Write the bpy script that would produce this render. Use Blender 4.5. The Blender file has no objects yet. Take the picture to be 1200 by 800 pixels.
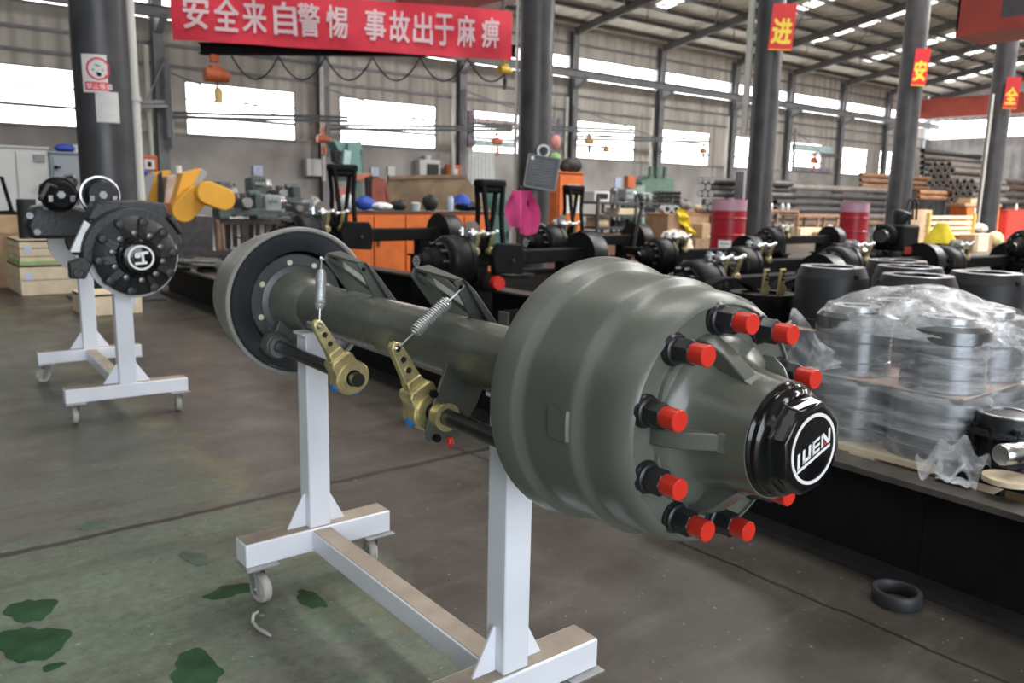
import bpy, math, random
from mathutils import Vector as V, Matrix as M
rnd = random.Random(7)
S = bpy.context.scene
C = S.collection
PI = math.pi
R = math.radians

# ------------------------------------------------------------------ camera
CAM = V((0, 0, 1.23)); F = 963.0
PITCH, ROLL, YAW = R(10.1), R(1.17), R(39.3)
fw = V((math.sin(YAW)*math.cos(PITCH), math.cos(YAW)*math.cos(PITCH), -math.sin(PITCH)))
rt0 = V((math.cos(YAW), -math.sin(YAW), 0)); up0 = rt0.cross(fw)
rt = rt0*math.cos(ROLL) + up0*math.sin(ROLL)
up = -rt0*math.sin(ROLL) + up0*math.cos(ROLL)
cd = bpy.data.cameras.new('camera'); cam = bpy.data.objects.new('camera', cd); C.objects.link(cam)
mw = M((rt, up, -fw)).transposed().to_4x4(); mw.translation = CAM
cam.matrix_world = mw
cd.sensor_width = 22.3; cd.lens = F*22.3/1200; cd.clip_end = 300; cd.clip_start = .02
cd.dof.use_dof = True; cd.dof.focus_distance = 1.42; cd.dof.aperture_fstop = 4.0
S.camera = cam

# ------------------------------------------------------------------ world, light, exposure
w = bpy.data.worlds.new('overcast'); S.world = w; w.use_nodes = True
bg = w.node_tree.nodes['Background']; bg.inputs[0].default_value = (.86, .93, 1, 1); bg.inputs[1].default_value = 1.1
S.view_settings.view_transform = 'Standard'; S.view_settings.look = 'None'
S.view_settings.exposure = 0.0; S.view_settings.gamma = 1.0

def area(name, loc, direction, sx, sy, power, col):
    l = bpy.data.lights.new(name, 'AREA'); l.shape = 'RECTANGLE'; l.size = sx; l.size_y = sy
    l.energy = power; l.color = col
    o = bpy.data.objects.new(name, l); C.objects.link(o); o.location = loc
    o.rotation_euler = V(direction).to_track_quat('-Z', 'Y').to_euler()
    return o
# daylight through the open south doorway behind the photographer, and through the roof's skylight rows
area('doorway_daylight', (-2.2, -11.5, 3.4), (.12, 1, -.08), 12.5, 6.2, 1520, (.88, .94, 1))
for nm, x_, p_ in (('skylight_left', -6, 150), ('skylight_near', 4.6, 900), ('skylight_right', 16.6, 2800), ('skylight_far', 28.7, 8500), ('skylight_end', 44, 9000)):
    area(nm, (x_, 3, 11.9), (0, 0, -1), 2.2, 14, p_, (1, .985, .95))

def ray(x, y): return (fw*F + rt*(x-600) - up*(y-400))/F
def at(x, y, d): return CAM + ray(x, y)*d                    # a point of the hall at depth d
def onY(x, y, Y): r = ray(x, y); return CAM + r*(Y/r.y)      # on the plane Y = const
def onX(x, y, X): r = ray(x, y); return CAM + r*(X/r.x)
def onZ(x, y, z=0): r = ray(x, y); return CAM + r*((z-CAM.z)/r.z)

def rect(x0, y0, x1, y1, Y):
    a, b = onY(x0, (y0+y1)/2, Y), onY(x1, (y0+y1)/2, Y); m0 = onY((x0+x1)/2, y0, Y).z; m1 = onY((x0+x1)/2, y1, Y).z
    return a.x, b.x, m1, m0

# ------------------------------------------------------------------ materials
def sr(h):
    if isinstance(h, str):
        c = [int(h[i:i+2], 16)/255 for i in (0, 2, 4)]
        return tuple(x/12.92 if x <= .04045 else ((x+.055)/1.055)**2.4 for x in c)
    return h
MATS = {}
def mat(name, col, rough=.5, metal=0, var=.15, scale=6, bump=0, bscale=None, col2=None, coat=0, emit=None, spec=.5, rvar=.0, detail=4):
    if name in MATS: return MATS[name]
    m = bpy.data.materials.new(name); m.use_nodes = True; nt = m.node_tree; N = nt.nodes; L = nt.links
    b = N['Principled BSDF']; c = sr(col)
    b.inputs['Roughness'].default_value = rough; b.inputs['Metallic'].default_value = metal
    b.inputs['Specular IOR Level'].default_value = spec
    if coat: b.inputs['Coat Weight'].default_value = coat; b.inputs['Coat Roughness'].default_value = .06
    if emit:
        b.inputs['Emission Color'].default_value = (*c, 1); b.inputs['Emission Strength'].default_value = emit
    tc = N.new('ShaderNodeTexCoord'); n = N.new('ShaderNodeTexNoise'); n.inputs['Scale'].default_value = scale
    n.inputs['Detail'].default_value = detail; L.new(tc.outputs['Object'], n.inputs['Vector'])
    rp = N.new('ShaderNodeValToRGB'); L.new(n.outputs['Fac'], rp.inputs[0])
    c2 = sr(col2) if col2 else tuple(min(1, x*(1+var)) for x in c)
    c1 = tuple(x*(1-var) for x in c)
    rp.color_ramp.elements[0].position = .32; rp.color_ramp.elements[0].color = (*c1, 1)
    rp.color_ramp.elements[1].position = .68; rp.color_ramp.elements[1].color = (*c2, 1)
    L.new(rp.outputs[0], b.inputs['Base Color'])
    if rvar:
        mr = N.new('ShaderNodeMapRange'); L.new(n.outputs['Fac'], mr.inputs[0])
        mr.inputs[1].default_value = .3; mr.inputs[2].default_value = .7
        mr.inputs[3].default_value = max(.02, rough-rvar); mr.inputs[4].default_value = min(1, rough+rvar)
        L.new(mr.outputs[0], b.inputs['Roughness'])
    if bump:
        bn = N.new('ShaderNodeTexNoise'); bn.inputs['Scale'].default_value = bscale or scale*4; bn.inputs['Detail'].default_value = 5
        L.new(tc.outputs['Object'], bn.inputs['Vector'])
        bp = N.new('ShaderNodeBump'); bp.inputs['Strength'].default_value = bump; bp.inputs['Distance'].default_value = .01
        L.new(bn.outputs['Fac'], bp.inputs['Height']); L.new(bp.outputs[0], b.inputs['Normal'])
    MATS[name] = m; return m

OLIVE = mat('olive_paint', (.108, .116, .098), .27, .0, .10, 5, .02, 60, rvar=.05, spec=.5)
OLIVE_CAST = mat('olive_cast', (.118, .126, .109), .33, 0, .10, 7, .05, 160, spec=.5)
OLIVE_PLATE = mat('olive_plate', (.085, .094, .084), .38, .15, .2, 9, .15, 50, spec=.6)
BLACKP = mat('black_paint', (.008, .008, .009), .4, 0, .2, 9, .05, 40, spec=.3)
BLACKG = mat('black_gloss', (.005, .005, .006), .12, 0, .05, 4, spec=.45)
BLACKM = mat('black_matte', (.007, .007, .008), .66, 0, .25, 8, .1, 40, spec=.13)
BLACKCAST = mat('black_casting', (.022, .023, .025), .42, .1, .3, 12, .25, 60)
DUSTCOVER = mat('dust_cover_black', (.022, .024, .028), .3, .1, .15, 6)
RED = mat('red_plastic', (.66, .030, .016), .35, 0, .06, 20)
NUT = mat('nut_black', (.022, .022, .025), .33, .3, .2, 20)
GOLD = mat('gold_zinc', (.62, .52, .27), .36, .7, .22, 26, .1, 80, col2=(.80, .68, .36))
ZINC = mat('zinc_bright', (.66, .70, .73), .34, .9, .08, 30)
BACKPL = mat('backing_plate_grey', (.055, .058, .060), .36, .1, .15, 9)
BOLT = mat('bolt_cream', (.66, .63, .52), .4, .3, .1, 20)
BLUEP = mat('blue_plug', (.02, .16, .46), .35, 0, .1, 20)
SHAFT = mat('shaft_dark', (.035, .036, .036), .3, .4, .2, 20)
WHITEPAINT = mat('stand_white', (.74, .76, .83), .34, 0, .05, 4, .03, 30, spec=.5)
DUSTYTOP = mat('stand_dusty_top', (.285, .24, .195), .8, 0, .18, 9, .05, 60)
CASTERW = mat('caster_wheel', (.42, .40, .37), .5, 0, .2, 20)
CASTERM = mat('caster_zinc', (.42, .42, .41), .4, .7, .2, 20)
WHITEPRINT = mat('white_print', (.85, .85, .86), .45, 0, .02, 4)
REDPRINT = mat('red_print', (.62, .03, .05), .5, 0, .05, 4)
STEEL = mat('steel_bright', (.62, .63, .64), .26, 1, .12, 14, .05, 50)
STEELD = mat('steel_dark', (.16, .16, .165), .35, .8, .2, 10)
RUST = mat('rust_steel', (.155, .10, .072), .7, .2, .35, 5, .2, 20, col2=(.26, .16, .10))
RUSTPIPE = mat('rust_pipe', (.36, .17, .08), .7, .1, .3, 3, col2=(.42, .22, .12))
PIPEGREY = mat('pipe_grey', (.20, .175, .16), .5, .3, .25, 3)
PIPEDARK = mat('pipe_dark', (.07, .067, .066), .5, .3, .3, 3)
COLUMN = mat('column_paint', (.050, .050, .054), .38, .1, .25, 2.5, .08, 14, rvar=.08)
CEMENT = mat('cement_wall', (.33, .31, .30), .9, 0, .28, .55, .3, 6)
WOOD = mat('pine_wood', (.70, .58, .41), .7, 0, .15, 5, .1, 30)
WOODD = mat('old_wood', (.34, .22, .13), .75, 0, .3, 4, .1, 20)
CARD = mat('cardboard', (.46, .31, .19), .8, 0, .12, 6)
ORANGE = mat('orange_cabinet_paint', (.66, .155, .03), .5, 0, .12, 5)
ORANGEM = mat('orange_paint', (.48, .11, .035), .45, 0, .12, 8)
YELLOWM = mat('machine_yellow', (.80, .40, .045), .45, 0, .06, 3)
GREYM = mat('machine_grey', (.32, .34, .36), .5, 0, .12, 5)
CABWHITE = mat('cabinet_white', (.60, .61, .60), .55, 0, .05, 3)
CABGREY = mat('cabinet_bluegrey', (.33, .37, .41), .55, 0, .06, 3)
GREENM = mat('machine_green', (.085, .15, .12), .5, 0, .15, 5)
TEALM = mat('machine_teal', (.15, .29, .265), .5, 0, .12, 5)
LATHE = mat('lathe_greygreen', (.10, .125, .12), .45, .2, .3, 8)
CRANE = mat('crane_red', (.42, .065, .040), .5, 0, .14, 1.5)
CRANED = mat('crane_cab_red', (.32, .045, .032), .5, 0, .14, 1.5)
BARREL = mat('barrel_red', (.34, .012, .026), .35, 0, .08, 5)
BARRELTOP = mat('barrel_lilac', (.44, .26, .34), .45, 0, .1, 5)
SILVERP = mat('silver_paint', (.55, .56, .57), .4, .4, .15, 12)
PINKCLOTH = mat('pink_cloth', (.58, .06, .21), .85, 0, .15, 8)
YELLOWC = mat('yellow_cloth', (.80, .62, .03), .8, 0, .15, 8)
BEIGEC = mat('beige_sack', (.62, .53, .45), .85, 0, .12, 8)
BLUEC = mat('blue_cloth', (.03, .08, .42), .7, 0, .12, 8)
WHITEC = mat('white_cloth', (.68, .70, .70), .8, 0, .08, 8)
CONDUIT = mat('conduit_white', (.55, .54, .50), .5, 0, .1, 3)
BOARD = mat('notice_board', (.085, .095, .11), .5, 0, .15, 6)
SIGNRED = mat('sign_red', (.66, .03, .035), .5, 0, .1, 2)
SIGNYEL = mat('sign_yellow', (.90, .66, .06), .5, 0, .05, 3)
PAPER = mat('paper_white', (.62, .61, .60), .7, 0, .06, 6)
BANNER = mat('banner_red', (.78, .045, .075), .62, 0, .12, 2.2)
BANNERW = mat('banner_letters', (.83, .60, .63), .6, 0, .06, 3)
PURLIN = mat('roof_steel', (.10, .095, .09), .6, .2, .2, 2)
WALLCOL = mat('wall_column_steel', (.19, .19, .20), .55, .15, .18, 2)
TIRE = mat('rubber', (.02, .02, .021), .6, 0, .2, 20)
PLASTICG = mat('plastic_grey', (.25, .26, .27), .5)
LIGHTBLUE = mat('pale_blue', (.50, .58, .78), .6)
GREENB = mat('bright_green', (.22, .55, .12), .6)

def glow(name, col, s):
    m = bpy.data.materials.new(name); m.use_nodes = True; N = m.node_tree.nodes
    for n in list(N):
        if n.type != 'OUTPUT_MATERIAL': N.remove(n)
    e = N.new('ShaderNodeEmission'); e.inputs[0].default_value = (*col, 1); e.inputs[1].default_value = s
    m.node_tree.links.new(e.outputs[0], N['Material Output'].inputs[0]); return m
PANE = glow('daylit_window_pane', (1, .985, .96), 5.5)
SKYPANE = glow('daylit_roof_panel', (1, .99, .97), 3.0)

def corrugated(name, c1, c2, pitch, rough=.55, axis='X', stain=True):
    m = bpy.data.materials.new(name); m.use_nodes = True; nt = m.node_tree; N = nt.nodes; L = nt.links
    b = N['Principled BSDF']; b.inputs['Roughness'].default_value = rough
    tc = N.new('ShaderNodeTexCoord'); wv = N.new('ShaderNodeTexWave'); wv.bands_direction = axis
    wv.inputs['Scale'].default_value = .314/pitch
    L.new(tc.outputs['Object'], wv.inputs['Vector'])
    bp = N.new('ShaderNodeBump'); bp.inputs['Strength'].default_value = 1; bp.inputs['Distance'].default_value = .09
    L.new(wv.outputs['Fac'], bp.inputs['Height']); L.new(bp.outputs[0], b.inputs['Normal'])
    mp = N.new('ShaderNodeMapping'); mp.inputs['Scale'].default_value = (1, 1, .25) if axis == 'X' else (.3, 1, 1)
    L.new(tc.outputs['Object'], mp.inputs['Vector'])
    n = N.new('ShaderNodeTexNoise'); n.inputs['Scale'].default_value = .9; n.inputs['Detail'].default_value = 5
    L.new(mp.outputs[0], n.inputs['Vector'])
    rp = N.new('ShaderNodeValToRGB'); L.new(n.outputs['Fac'], rp.inputs[0])
    rp.color_ramp.elements[0].position = .35; rp.color_ramp.elements[0].color = (*c1, 1)
    rp.color_ramp.elements[1].position = .65; rp.color_ramp.elements[1].color = (*c2, 1)
    L.new(rp.outputs[0], b.inputs['Base Color']); return m
SIDING = corrugated('wall_siding', (.36, .325, .29), (.55, .51, .46), .62)
ROOFSHEET = corrugated('roof_sheet', (.66, .61, .50), (.80, .75, .63), .9, axis='X')

def floor_material():
    m = bpy.data.materials.new('workshop_floor'); m.use_nodes = True; nt = m.node_tree; N = nt.nodes; L = nt.links
    b = N['Principled BSDF']
    tc = N.new('ShaderNodeTexCoord'); sp = N.new('ShaderNodeSeparateXYZ'); L.new(tc.outputs['Object'], sp.inputs[0])
    def noise(s, d=5, r=.55):
        n = N.new('ShaderNodeTexNoise'); n.inputs['Scale'].default_value = s; n.inputs['Detail'].default_value = d
        n.inputs['Roughness'].default_value = r; L.new(tc.outputs['Object'], n.inputs['Vector']); return n.outputs['Fac']
    def math_(op, a, b_=None, c=None):
        n = N.new('ShaderNodeMath'); n.operation = op
        for i, x in enumerate((a, b_, c)):
            if x is None: continue
            if isinstance(x, (int, float)): n.inputs[i].default_value = x
            else: L.new(x, n.inputs[i])
        return n.outputs[0]
    def ramp(f, p0, c0, p1, c1):
        r = N.new('ShaderNodeValToRGB'); L.new(f, r.inputs[0]); e = r.color_ramp.elements
        e[0].position = p0; e[0].color = (*c0, 1); e[1].position = p1; e[1].color = (*c1, 1); return r.outputs[0]
    def mix(f, a, b_, mode='MIX'):
        n = N.new('ShaderNodeMix'); n.data_type = 'RGBA'; n.blend_type = mode
        if isinstance(f, (int, float)): n.inputs[0].default_value = f
        else: L.new(f, n.inputs[0])
        for s_, x in ((6, a), (7, b_)):
            if isinstance(x, tuple): n.inputs[s_].default_value = (*x, 1)
            else: L.new(x, n.inputs[s_])
        return n.outputs[2]
    big, mid, fine = noise(.9), noise(3.2, 6), noise(28, 6, .7)
    conc = mix(.5, ramp(big, .3, (.046, .039, .033), .7, (.088, .076, .066)), ramp(mid, .3, (.036, .030, .025), .72, (.096, .083, .072)))
    green = mix(.45, ramp(mid, .3, (.105, .140, .100), .7, (.140, .195, .132)), ramp(big, .35, (.135, .150, .125), .65, (.112, .180, .120)))
    green = mix(ramp(noise(1.7, 7, .65), .52, (0, 0, 0), .66, (.75, .75, .75)), green, (.15, .135, .118))
    # painted walkway: left of x = 1.22, fading out beyond y = 4
    ex = math_('ADD', sp.outputs[0], math_('MULTIPLY', math_('SUBTRACT', noise(2.4, 6, .65), .5), .55))
    mx = N.new('ShaderNodeMapRange'); L.new(ex, mx.inputs[0]); mx.inputs[1].default_value = 1.34; mx.inputs[2].default_value = 1.16; mx.inputs[3].default_value = 0; mx.inputs[4].default_value = 1
    my = N.new('ShaderNodeMapRange'); L.new(math_('ADD', sp.outputs[1], math_('MULTIPLY', big, 1.2)), my.inputs[0]); my.inputs[1].default_value = 4.2; my.inputs[2].default_value = 3.0; my.inputs[3].default_value = .30; my.inputs[4].default_value = 1
    gm = math_('MULTIPLY', mx.outputs[0], my.outputs[0])
    col = mix(gm, conc, green)
    # yellowed margin of the paint
    ym = math_('MULTIPLY', math_('SUBTRACT', 1, math_('MINIMUM', 1, math_('MULTIPLY', math_('ABSOLUTE', math_('SUBTRACT', ex, 1.2)), 7))), math_('GREATER_THAN', noise(6), .5))
    col = mix(math_('MULTIPLY', ym, .45), col, (.17, .15, .055))
    # dirt specks and dark smudges
    col = mix(ramp(noise(7, 8, .75), .60, (0, 0, 0), .72, (.7, .7, .7)), col, (.045, .037, .030))
    col = mix(ramp(fine, .35, (.42, .42, .42), .6, (0, 0, 0)), col, (.035, .029, .024))
    col = mix(ramp(noise(46, 2, .5), .70, (0, 0, 0), .74, (.65, .65, .65)), col, (.40, .37, .33))
    st = N.new('ShaderNodeMapping'); st.inputs['Scale'].default_value = (.5, 2.6, 1); st.inputs['Rotation'].default_value = (0, 0, .5); L.new(tc.outputs['Object'], st.inputs[0])
    sn = N.new('ShaderNodeTexNoise'); sn.inputs['Scale'].default_value = 2.2; sn.inputs['Detail'].default_value = 8; sn.inputs['Roughness'].default_value = .7; L.new(st.outputs[0], sn.inputs['Vector'])
    col = mix(ramp(sn.outputs['Fac'], .50, (0, 0, 0), .64, (.55, .55, .55)), col, (.055, .046, .038))
    col = mix(ramp(sn.outputs['Fac'], .34, (.20, .20, .20), .46, (0, 0, 0)), col, (.18, .165, .145))
    col = mix(ramp(noise(13, 6, .7), .56, (0, 0, 0), .68, (.5, .5, .5)), col, (.04, .034, .028))
    # expansion joints
    wob = math_('MULTIPLY', math_('SUBTRACT', noise(5), .5), .05)
    j1 = math_('MULTIPLY', math_('LESS_THAN', math_('ABSOLUTE', math_('ADD', math_('SUBTRACT', sp.outputs[1], 3.08), wob)), .019), math_('LESS_THAN', sp.outputs[0], 2.5))
    j2 = math_('MULTIPLY', math_('LESS_THAN', math_('ABSOLUTE', math_('ADD', math_('SUBTRACT', sp.outputs[0], 2.265), wob)), .0075), math_('LESS_THAN', sp.outputs[1], 3.2))
    j = math_('MAXIMUM', j1, j2)
    col = mix(math_('MULTIPLY', j, .95), col, (.022, .016, .013))
    L.new(col, b.inputs['Base Color'])
    rr = N.new('ShaderNodeMapRange'); L.new(mid, rr.inputs[0]); rr.inputs[1].default_value = .3; rr.inputs[2].default_value = .7; rr.inputs[3].default_value = .27; rr.inputs[4].default_value = .52
    L.new(rr.outputs[0], b.inputs['Roughness'])
    hb = math_('SUBTRACT', math_('MULTIPLY', fine, .25), math_('MULTIPLY', j, 1.2))
    bp = N.new('ShaderNodeBump'); bp.inputs['Strength'].default_value = .5; bp.inputs['Distance'].default_value = .012
    L.new(hb, bp.inputs['Height']); L.new(bp.outputs[0], b.inputs['Normal'])
    return m
FLOORM = floor_material()

# ------------------------------------------------------------------ mesh builder
class MB:
    def __init__(s): s.v = []; s.f = []
    def add(s, vs, fs):
        k = len(s.v); s.v += [tuple(x) for x in vs]; s.f += [tuple(i+k for i in f) for f in fs]; return s
    def box(s, c, d, rot=None):
        c = V(c); h = V(d)/2; vs = []
        for z in (-1, 1):
            for y in (-1, 1):
                for x in (-1, 1):
                    p = V((x*h.x, y*h.y, z*h.z)); vs.append(c + (rot @ p if rot else p))
        return s.add(vs, [(0, 2, 3, 1), (4, 5, 7, 6), (0, 1, 5, 4), (1, 3, 7, 5), (3, 2, 6, 7), (2, 0, 4, 6)])
    def bar(s, p, q, a, b, ref=(0, 0, 1)):          # rectangular bar from p to q
        p, q = V(p), V(q); d = (q-p).normalized(); x = d.cross(V(ref))
        if x.length < 1e-4: x = d.cross(V((1, 0, 0)))
        x.normalize(); y = x.cross(d)
        vs = [o + x*i*a/2 + y*j*b/2 for o in (p, q) for i, j in ((-1, -1), (1, -1), (1, 1), (-1, 1))]
        return s.add(vs, [(3, 2, 1, 0), (4, 5, 6, 7), (0, 1, 5, 4), (1, 2, 6, 5), (2, 3, 7, 6), (3, 0, 4, 7)])
    def lathe(s, prof, o=(0, 0, 0), ax=(0, 1, 0), n=32, close=False, ph=0):   # prof: (along, radius)
        o = V(o); a = V(ax).normalized(); x = a.orthogonal().normalized()
        if abs(a.z) < .9: x = a.cross(V((0, 0, 1))).normalized()
        y = a.cross(x); k = len(s.v)
        for t, r in prof:
            for i in range(n):
                an = 2*PI*i/n + ph
                s.v.append(tuple(o + a*t + (x*math.cos(an) + y*math.sin(an))*r))
        m = len(prof)
        for j in range(m if close else m-1):
            jn = (j+1) % m
            for i in range(n):
                i2 = (i+1) % n; s.f.append((k+j*n+i, k+j*n+i2, k+jn*n+i2, k+jn*n+i))
        if not close:
            if prof[0][1] > 1e-5: s.f.append(tuple(k+i for i in reversed(range(n))))
            if prof[-1][1] > 1e-5: s.f.append(tuple(k+(m-1)*n+i for i in range(n)))
        return s
    def cyl(s, p, q, r, r2=None, n=20, ph=0):
        p, q = V(p), V(q); d = q-p
        return s.lathe([(0, r), (d.length, r if r2 is None else r2)], p, d, n, ph=ph)
    def ring(s, o, ax, ri, ro, t, n=32):
        return s.lathe([(0, ri), (0, ro), (t, ro), (t, ri)], o, ax, n, close=True)
    def tube(s, pts, r, n=8, closed=False):
        pts = [V(p) for p in pts]; k = len(s.v); prev = None; m = len(pts)
        for i, p in enumerate(pts):
            d = ((pts[(i+1) % m] if closed else pts[min(i+1, m-1)]) - (pts[i-1] if closed else pts[max(i-1, 0)])).normalized()
            x = (prev - d*prev.dot(d)) if prev else d.orthogonal()
            x.normalize(); prev = x; y = d.cross(x); rr = r[i] if isinstance(r, (list, tuple)) else r
            for j in range(n):
                an = 2*PI*j/n; s.v.append(tuple(p + (x*math.cos(an)+y*math.sin(an))*rr))
        for i in range(m if closed else m-1):
            i2 = (i+1) % m
            for j in range(n):
                j2 = (j+1) % n; s.f.append((k+i*n+j, k+i*n+j2, k+i2*n+j2, k+i2*n+j))
        if not closed:
            s.f.append(tuple(k+j for j in reversed(range(n)))); s.f.append(tuple(k+(m-1)*n+j for j in range(n)))
        return s
    def prism(s, poly, o, ex, ey, ez):              # polygon in (ex, ey), thickness vector ez
        o, ex, ey, ez = V(o), V(ex), V(ey), V(ez); n = len(poly)
        vs = [o+ex*a+ey*b for a, b in poly] + [o+ex*a+ey*b+ez for a, b in poly]
        return s.add(vs, [tuple(reversed(range(n))), tuple(range(n, 2*n))] + [(i, (i+1) % n, n+(i+1) % n, n+i) for i in range(n)])
    def ball(s, c, r, n=12, m=8, sc=(1, 1, 1)):
        c = V(c); k = len(s.v)
        for j in range(m+1):
            t = PI*j/m
            for i in range(n):
                a = 2*PI*i/n; s.v.append((c.x+r*sc[0]*math.sin(t)*math.cos(a), c.y+r*sc[1]*math.sin(t)*math.sin(a), c.z+r*sc[2]*math.cos(t)))
        for j in range(m):
            for i in range(n):
                i2 = (i+1) % n; s.f.append((k+j*n+i, k+(j+1)*n+i, k+(j+1)*n+i2, k+j*n+i2))
        return s
    def grid(s, fn, nu, nv):
        k = len(s.v)
        for j in range(nv+1):
            for i in range(nu+1): s.v.append(tuple(fn(i/nu, j/nv)))
        for j in range(nv):
            for i in range(nu):
                a = k+j*(nu+1)+i; s.f.append((a, a+1, a+nu+2, a+nu+1))
        return s

WM = {}                                             # world matrix of every Empty / object made here
def obj(name, mb, m, parent=None, world=False, loc=None, rotz=0, smooth=True, bevel=0, kind=None, label=None):
    me = bpy.data.meshes.new(name); vs = mb.v
    if parent is not None and world:
        inv = WM[parent.name].inverted(); vs = [tuple(inv @ V(p)) for p in vs]
    me.from_pydata(vs, [], mb.f); me.update()
    if smooth: me.shade_smooth(); me.set_sharp_from_angle(angle=R(38))
    me.materials.append(m)
    o = bpy.data.objects.new(name, me); C.objects.link(o)
    if parent is not None: o.parent = parent
    mt = M.Translation(loc or (0, 0, 0)) @ M.Rotation(rotz, 4, 'Z')
    o.location = loc or (0, 0, 0); o.rotation_euler = (0, 0, rotz)
    WM[o.name] = (WM[parent.name] @ mt) if parent is not None else mt
    if bevel:
        b = o.modifiers.new('bevel', 'BEVEL'); b.width = bevel; b.segments = 2; b.limit_method = 'ANGLE'; b.angle_limit = R(40)
    if kind: o['kind'] = kind
    if label: o['label'] = label
    return o
def tag(o, label, cat, group=None, kind=None):
    o['label'] = label; o['category'] = cat
    if group: o['group'] = group
    if kind: o['kind'] = kind
    return o
def thing(name, label, cat, loc=(0, 0, 0), rotz=0, group=None, mtx=None):
    o = bpy.data.objects.new(name, None); C.objects.link(o); o.empty_display_size = .1
    if mtx is not None:
        o.matrix_world = mtx; WM[o.name] = mtx.copy()
    else:
        o.location = loc; o.rotation_euler = (0, 0, rotz); WM[o.name] = M.Translation(loc) @ M.Rotation(rotz, 4, 'Z')
    return tag(o, label, cat, group)
def kids(o): return [c for c in C.objects if c.parent == o]
def dup(root, loc, rotz=0, label=None, group=None):
    r = root.copy(); C.objects.link(r); r.location = loc; r.rotation_euler = (0, 0, rotz)
    WM[r.name] = M.Translation(loc) @ M.Rotation(rotz, 4, 'Z')
    if label: r['label'] = label
    if group: r['group'] = group
    for ch in list(root.children):
        c = ch.copy(); C.objects.link(c); c.parent = r
        for g in ch.children:
            d = g.copy(); C.objects.link(d); d.parent = c
    return r
def struct(name, mb, m, **k): return obj(name, mb, m, kind='structure', **k)
def text_mesh(body, size=1, bold=0, shear=0):
    """flat lettering as (vertices, faces), centred, in the XY plane"""
    c = bpy.data.curves.new('lettering', 'FONT'); c.body = body; c.size = size; c.offset = bold; c.shear = shear
    c.align_x = 'CENTER'; c.align_y = 'CENTER'; c.resolution_u = 3
    o = bpy.data.objects.new('lettering', c); C.objects.link(o)
    dg = bpy.context.evaluated_depsgraph_get(); me = bpy.data.meshes.new_from_object(o.evaluated_get(dg))
    vs = [tuple(v.co) for v in me.vertices]; fs = [tuple(p.vertices) for p in me.polygons]
    bpy.data.objects.remove(o); bpy.data.curves.remove(c); bpy.data.meshes.remove(me)
    if vs:
        x0 = min(v[0] for v in vs); x1 = max(v[0] for v in vs); y0 = min(v[1] for v in vs); y1 = max(v[1] for v in vs)
        vs = [(v[0]-(x0+x1)/2, v[1]-(y0+y1)/2) for v in vs]
        return vs, fs, x1-x0, y1-y0
    return [], [], 1, 1
def lettering(mb, body, o, ex, ey, w, h, bold=0):
    vs, fs, tw, th = text_mesh(body, 1); o, ex, ey = V(o), V(ex), V(ey); ez = ex.cross(ey)
    for j, (dx, dy) in enumerate(((0, 0), (1, .6), (-1, -.6), (.7, -1), (-.7, 1)) if bold else ((0, 0),)):
        mb.add([o + ex*((x+dx*bold)/tw*w) + ey*((y+dy*bold)/th*h) + ez*(.0004*j) for x, y in vs], fs)
    return mb

# ================================================================== SETTING
YW = 28.8
YE, ZE, SL = 28.8, 8.65, .172
def roofz(y): return ZE + SL*(YE-y) if y >= 3 else ZE + SL*(YE-3) - SL*(3-y)
XL, XR, YS = -9.0, 62.0, -13.0
mb = MB(); mb.box(((XL+XR)/2, (YS+YW)/2, -.1), (XR-XL+1, YW-YS+1, .2)); struct('floor', mb, FLOORM, smooth=False)

wins = [(2.2, 6.1), (9.37, 13.28), (15.03, 19.4), (21.23, 25.2), (27.3, 31.3), (33.2, 37.24), (39.05, 43.0), (44.73, 48.5), (50.2, 54.15), (55.85, 60.2)]
ZB, ZT, ZC0, ZC1 = 2.99, 4.74, 6.55, 7.54
mb = MB(); mb.box(((XL+XR)/2, YW+.15, ZB/2), (XR-XL, .3, ZB)); wall = struct('wall_back', mb, CEMENT, smooth=False)
mb = MB(); e = [XL] + [x for w_ in wins for x in w_] + [XR]
for i in range(0, len(e), 2): mb.box(((e[i]+e[i+1])/2, YW+.12, (ZB+ZT)/2), (e[i+1]-e[i], .1, ZT-ZB))
mb.box(((XL+XR)/2, YW+.12, (ZT+ZC0)/2), (XR-XL, .1, ZC0-ZT)); mb.box(((XL+XR)/2, YW+.12, (ZC1+9.4)/2), (XR-XL, .1, 9.4-ZC1))
obj('siding', mb, SIDING, wall, smooth=False)
for z in (5.16, 5.81, 8.1):
    mb = MB(); mb.box(((XL+XR)/2, YW+.03, z), (XR-XL, .07, .1)); obj('girt', mb, WALLCOL, wall, smooth=False)
mb = MB(); mb.box(((XL+XR)/2, YW-.02, ZB+.02), (XR-XL, .1, .06)); obj('sill', mb, CEMENT, wall, smooth=False)
colx = [2.3-5.9, 2.3, 8.51, 14.29, 20.49, 26.8, 32.8, 38.9, 44.3, 50.2, 56.0]
for x in colx:
    mb = MB()
    mb.box((x, YW-.28, 4.3), (.34, .03, 8.6)); mb.box((x, YW-.02, 4.3), (.34, .03, 8.6)); mb.box((x, YW-.15, 4.3), (.06, .26, 8.6))
    mb.prism([(0, 0), (-.75, 0), (-.7, -.10), (0, -.5)], (x-.12, YW-.28, 6.55), (0, 1, 0), (0, 0, 1), (.24, 0, 0))
    obj('wall_column', mb, WALLCOL, wall, smooth=False)
mb = MB(); mb.box(((XL+XR)/2, YW-.95, 6.61), (XR-XL, .05, .30)); mb.box(((XL+XR)/2, YW-.95, 6.77), (XR-XL, .3, .03)); mb.box(((XL+XR)/2, YW-.95, 6.46), (XR-XL, .3, .03))
obj('crane_runway', mb, WALLCOL, wall, smooth=False)
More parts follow.
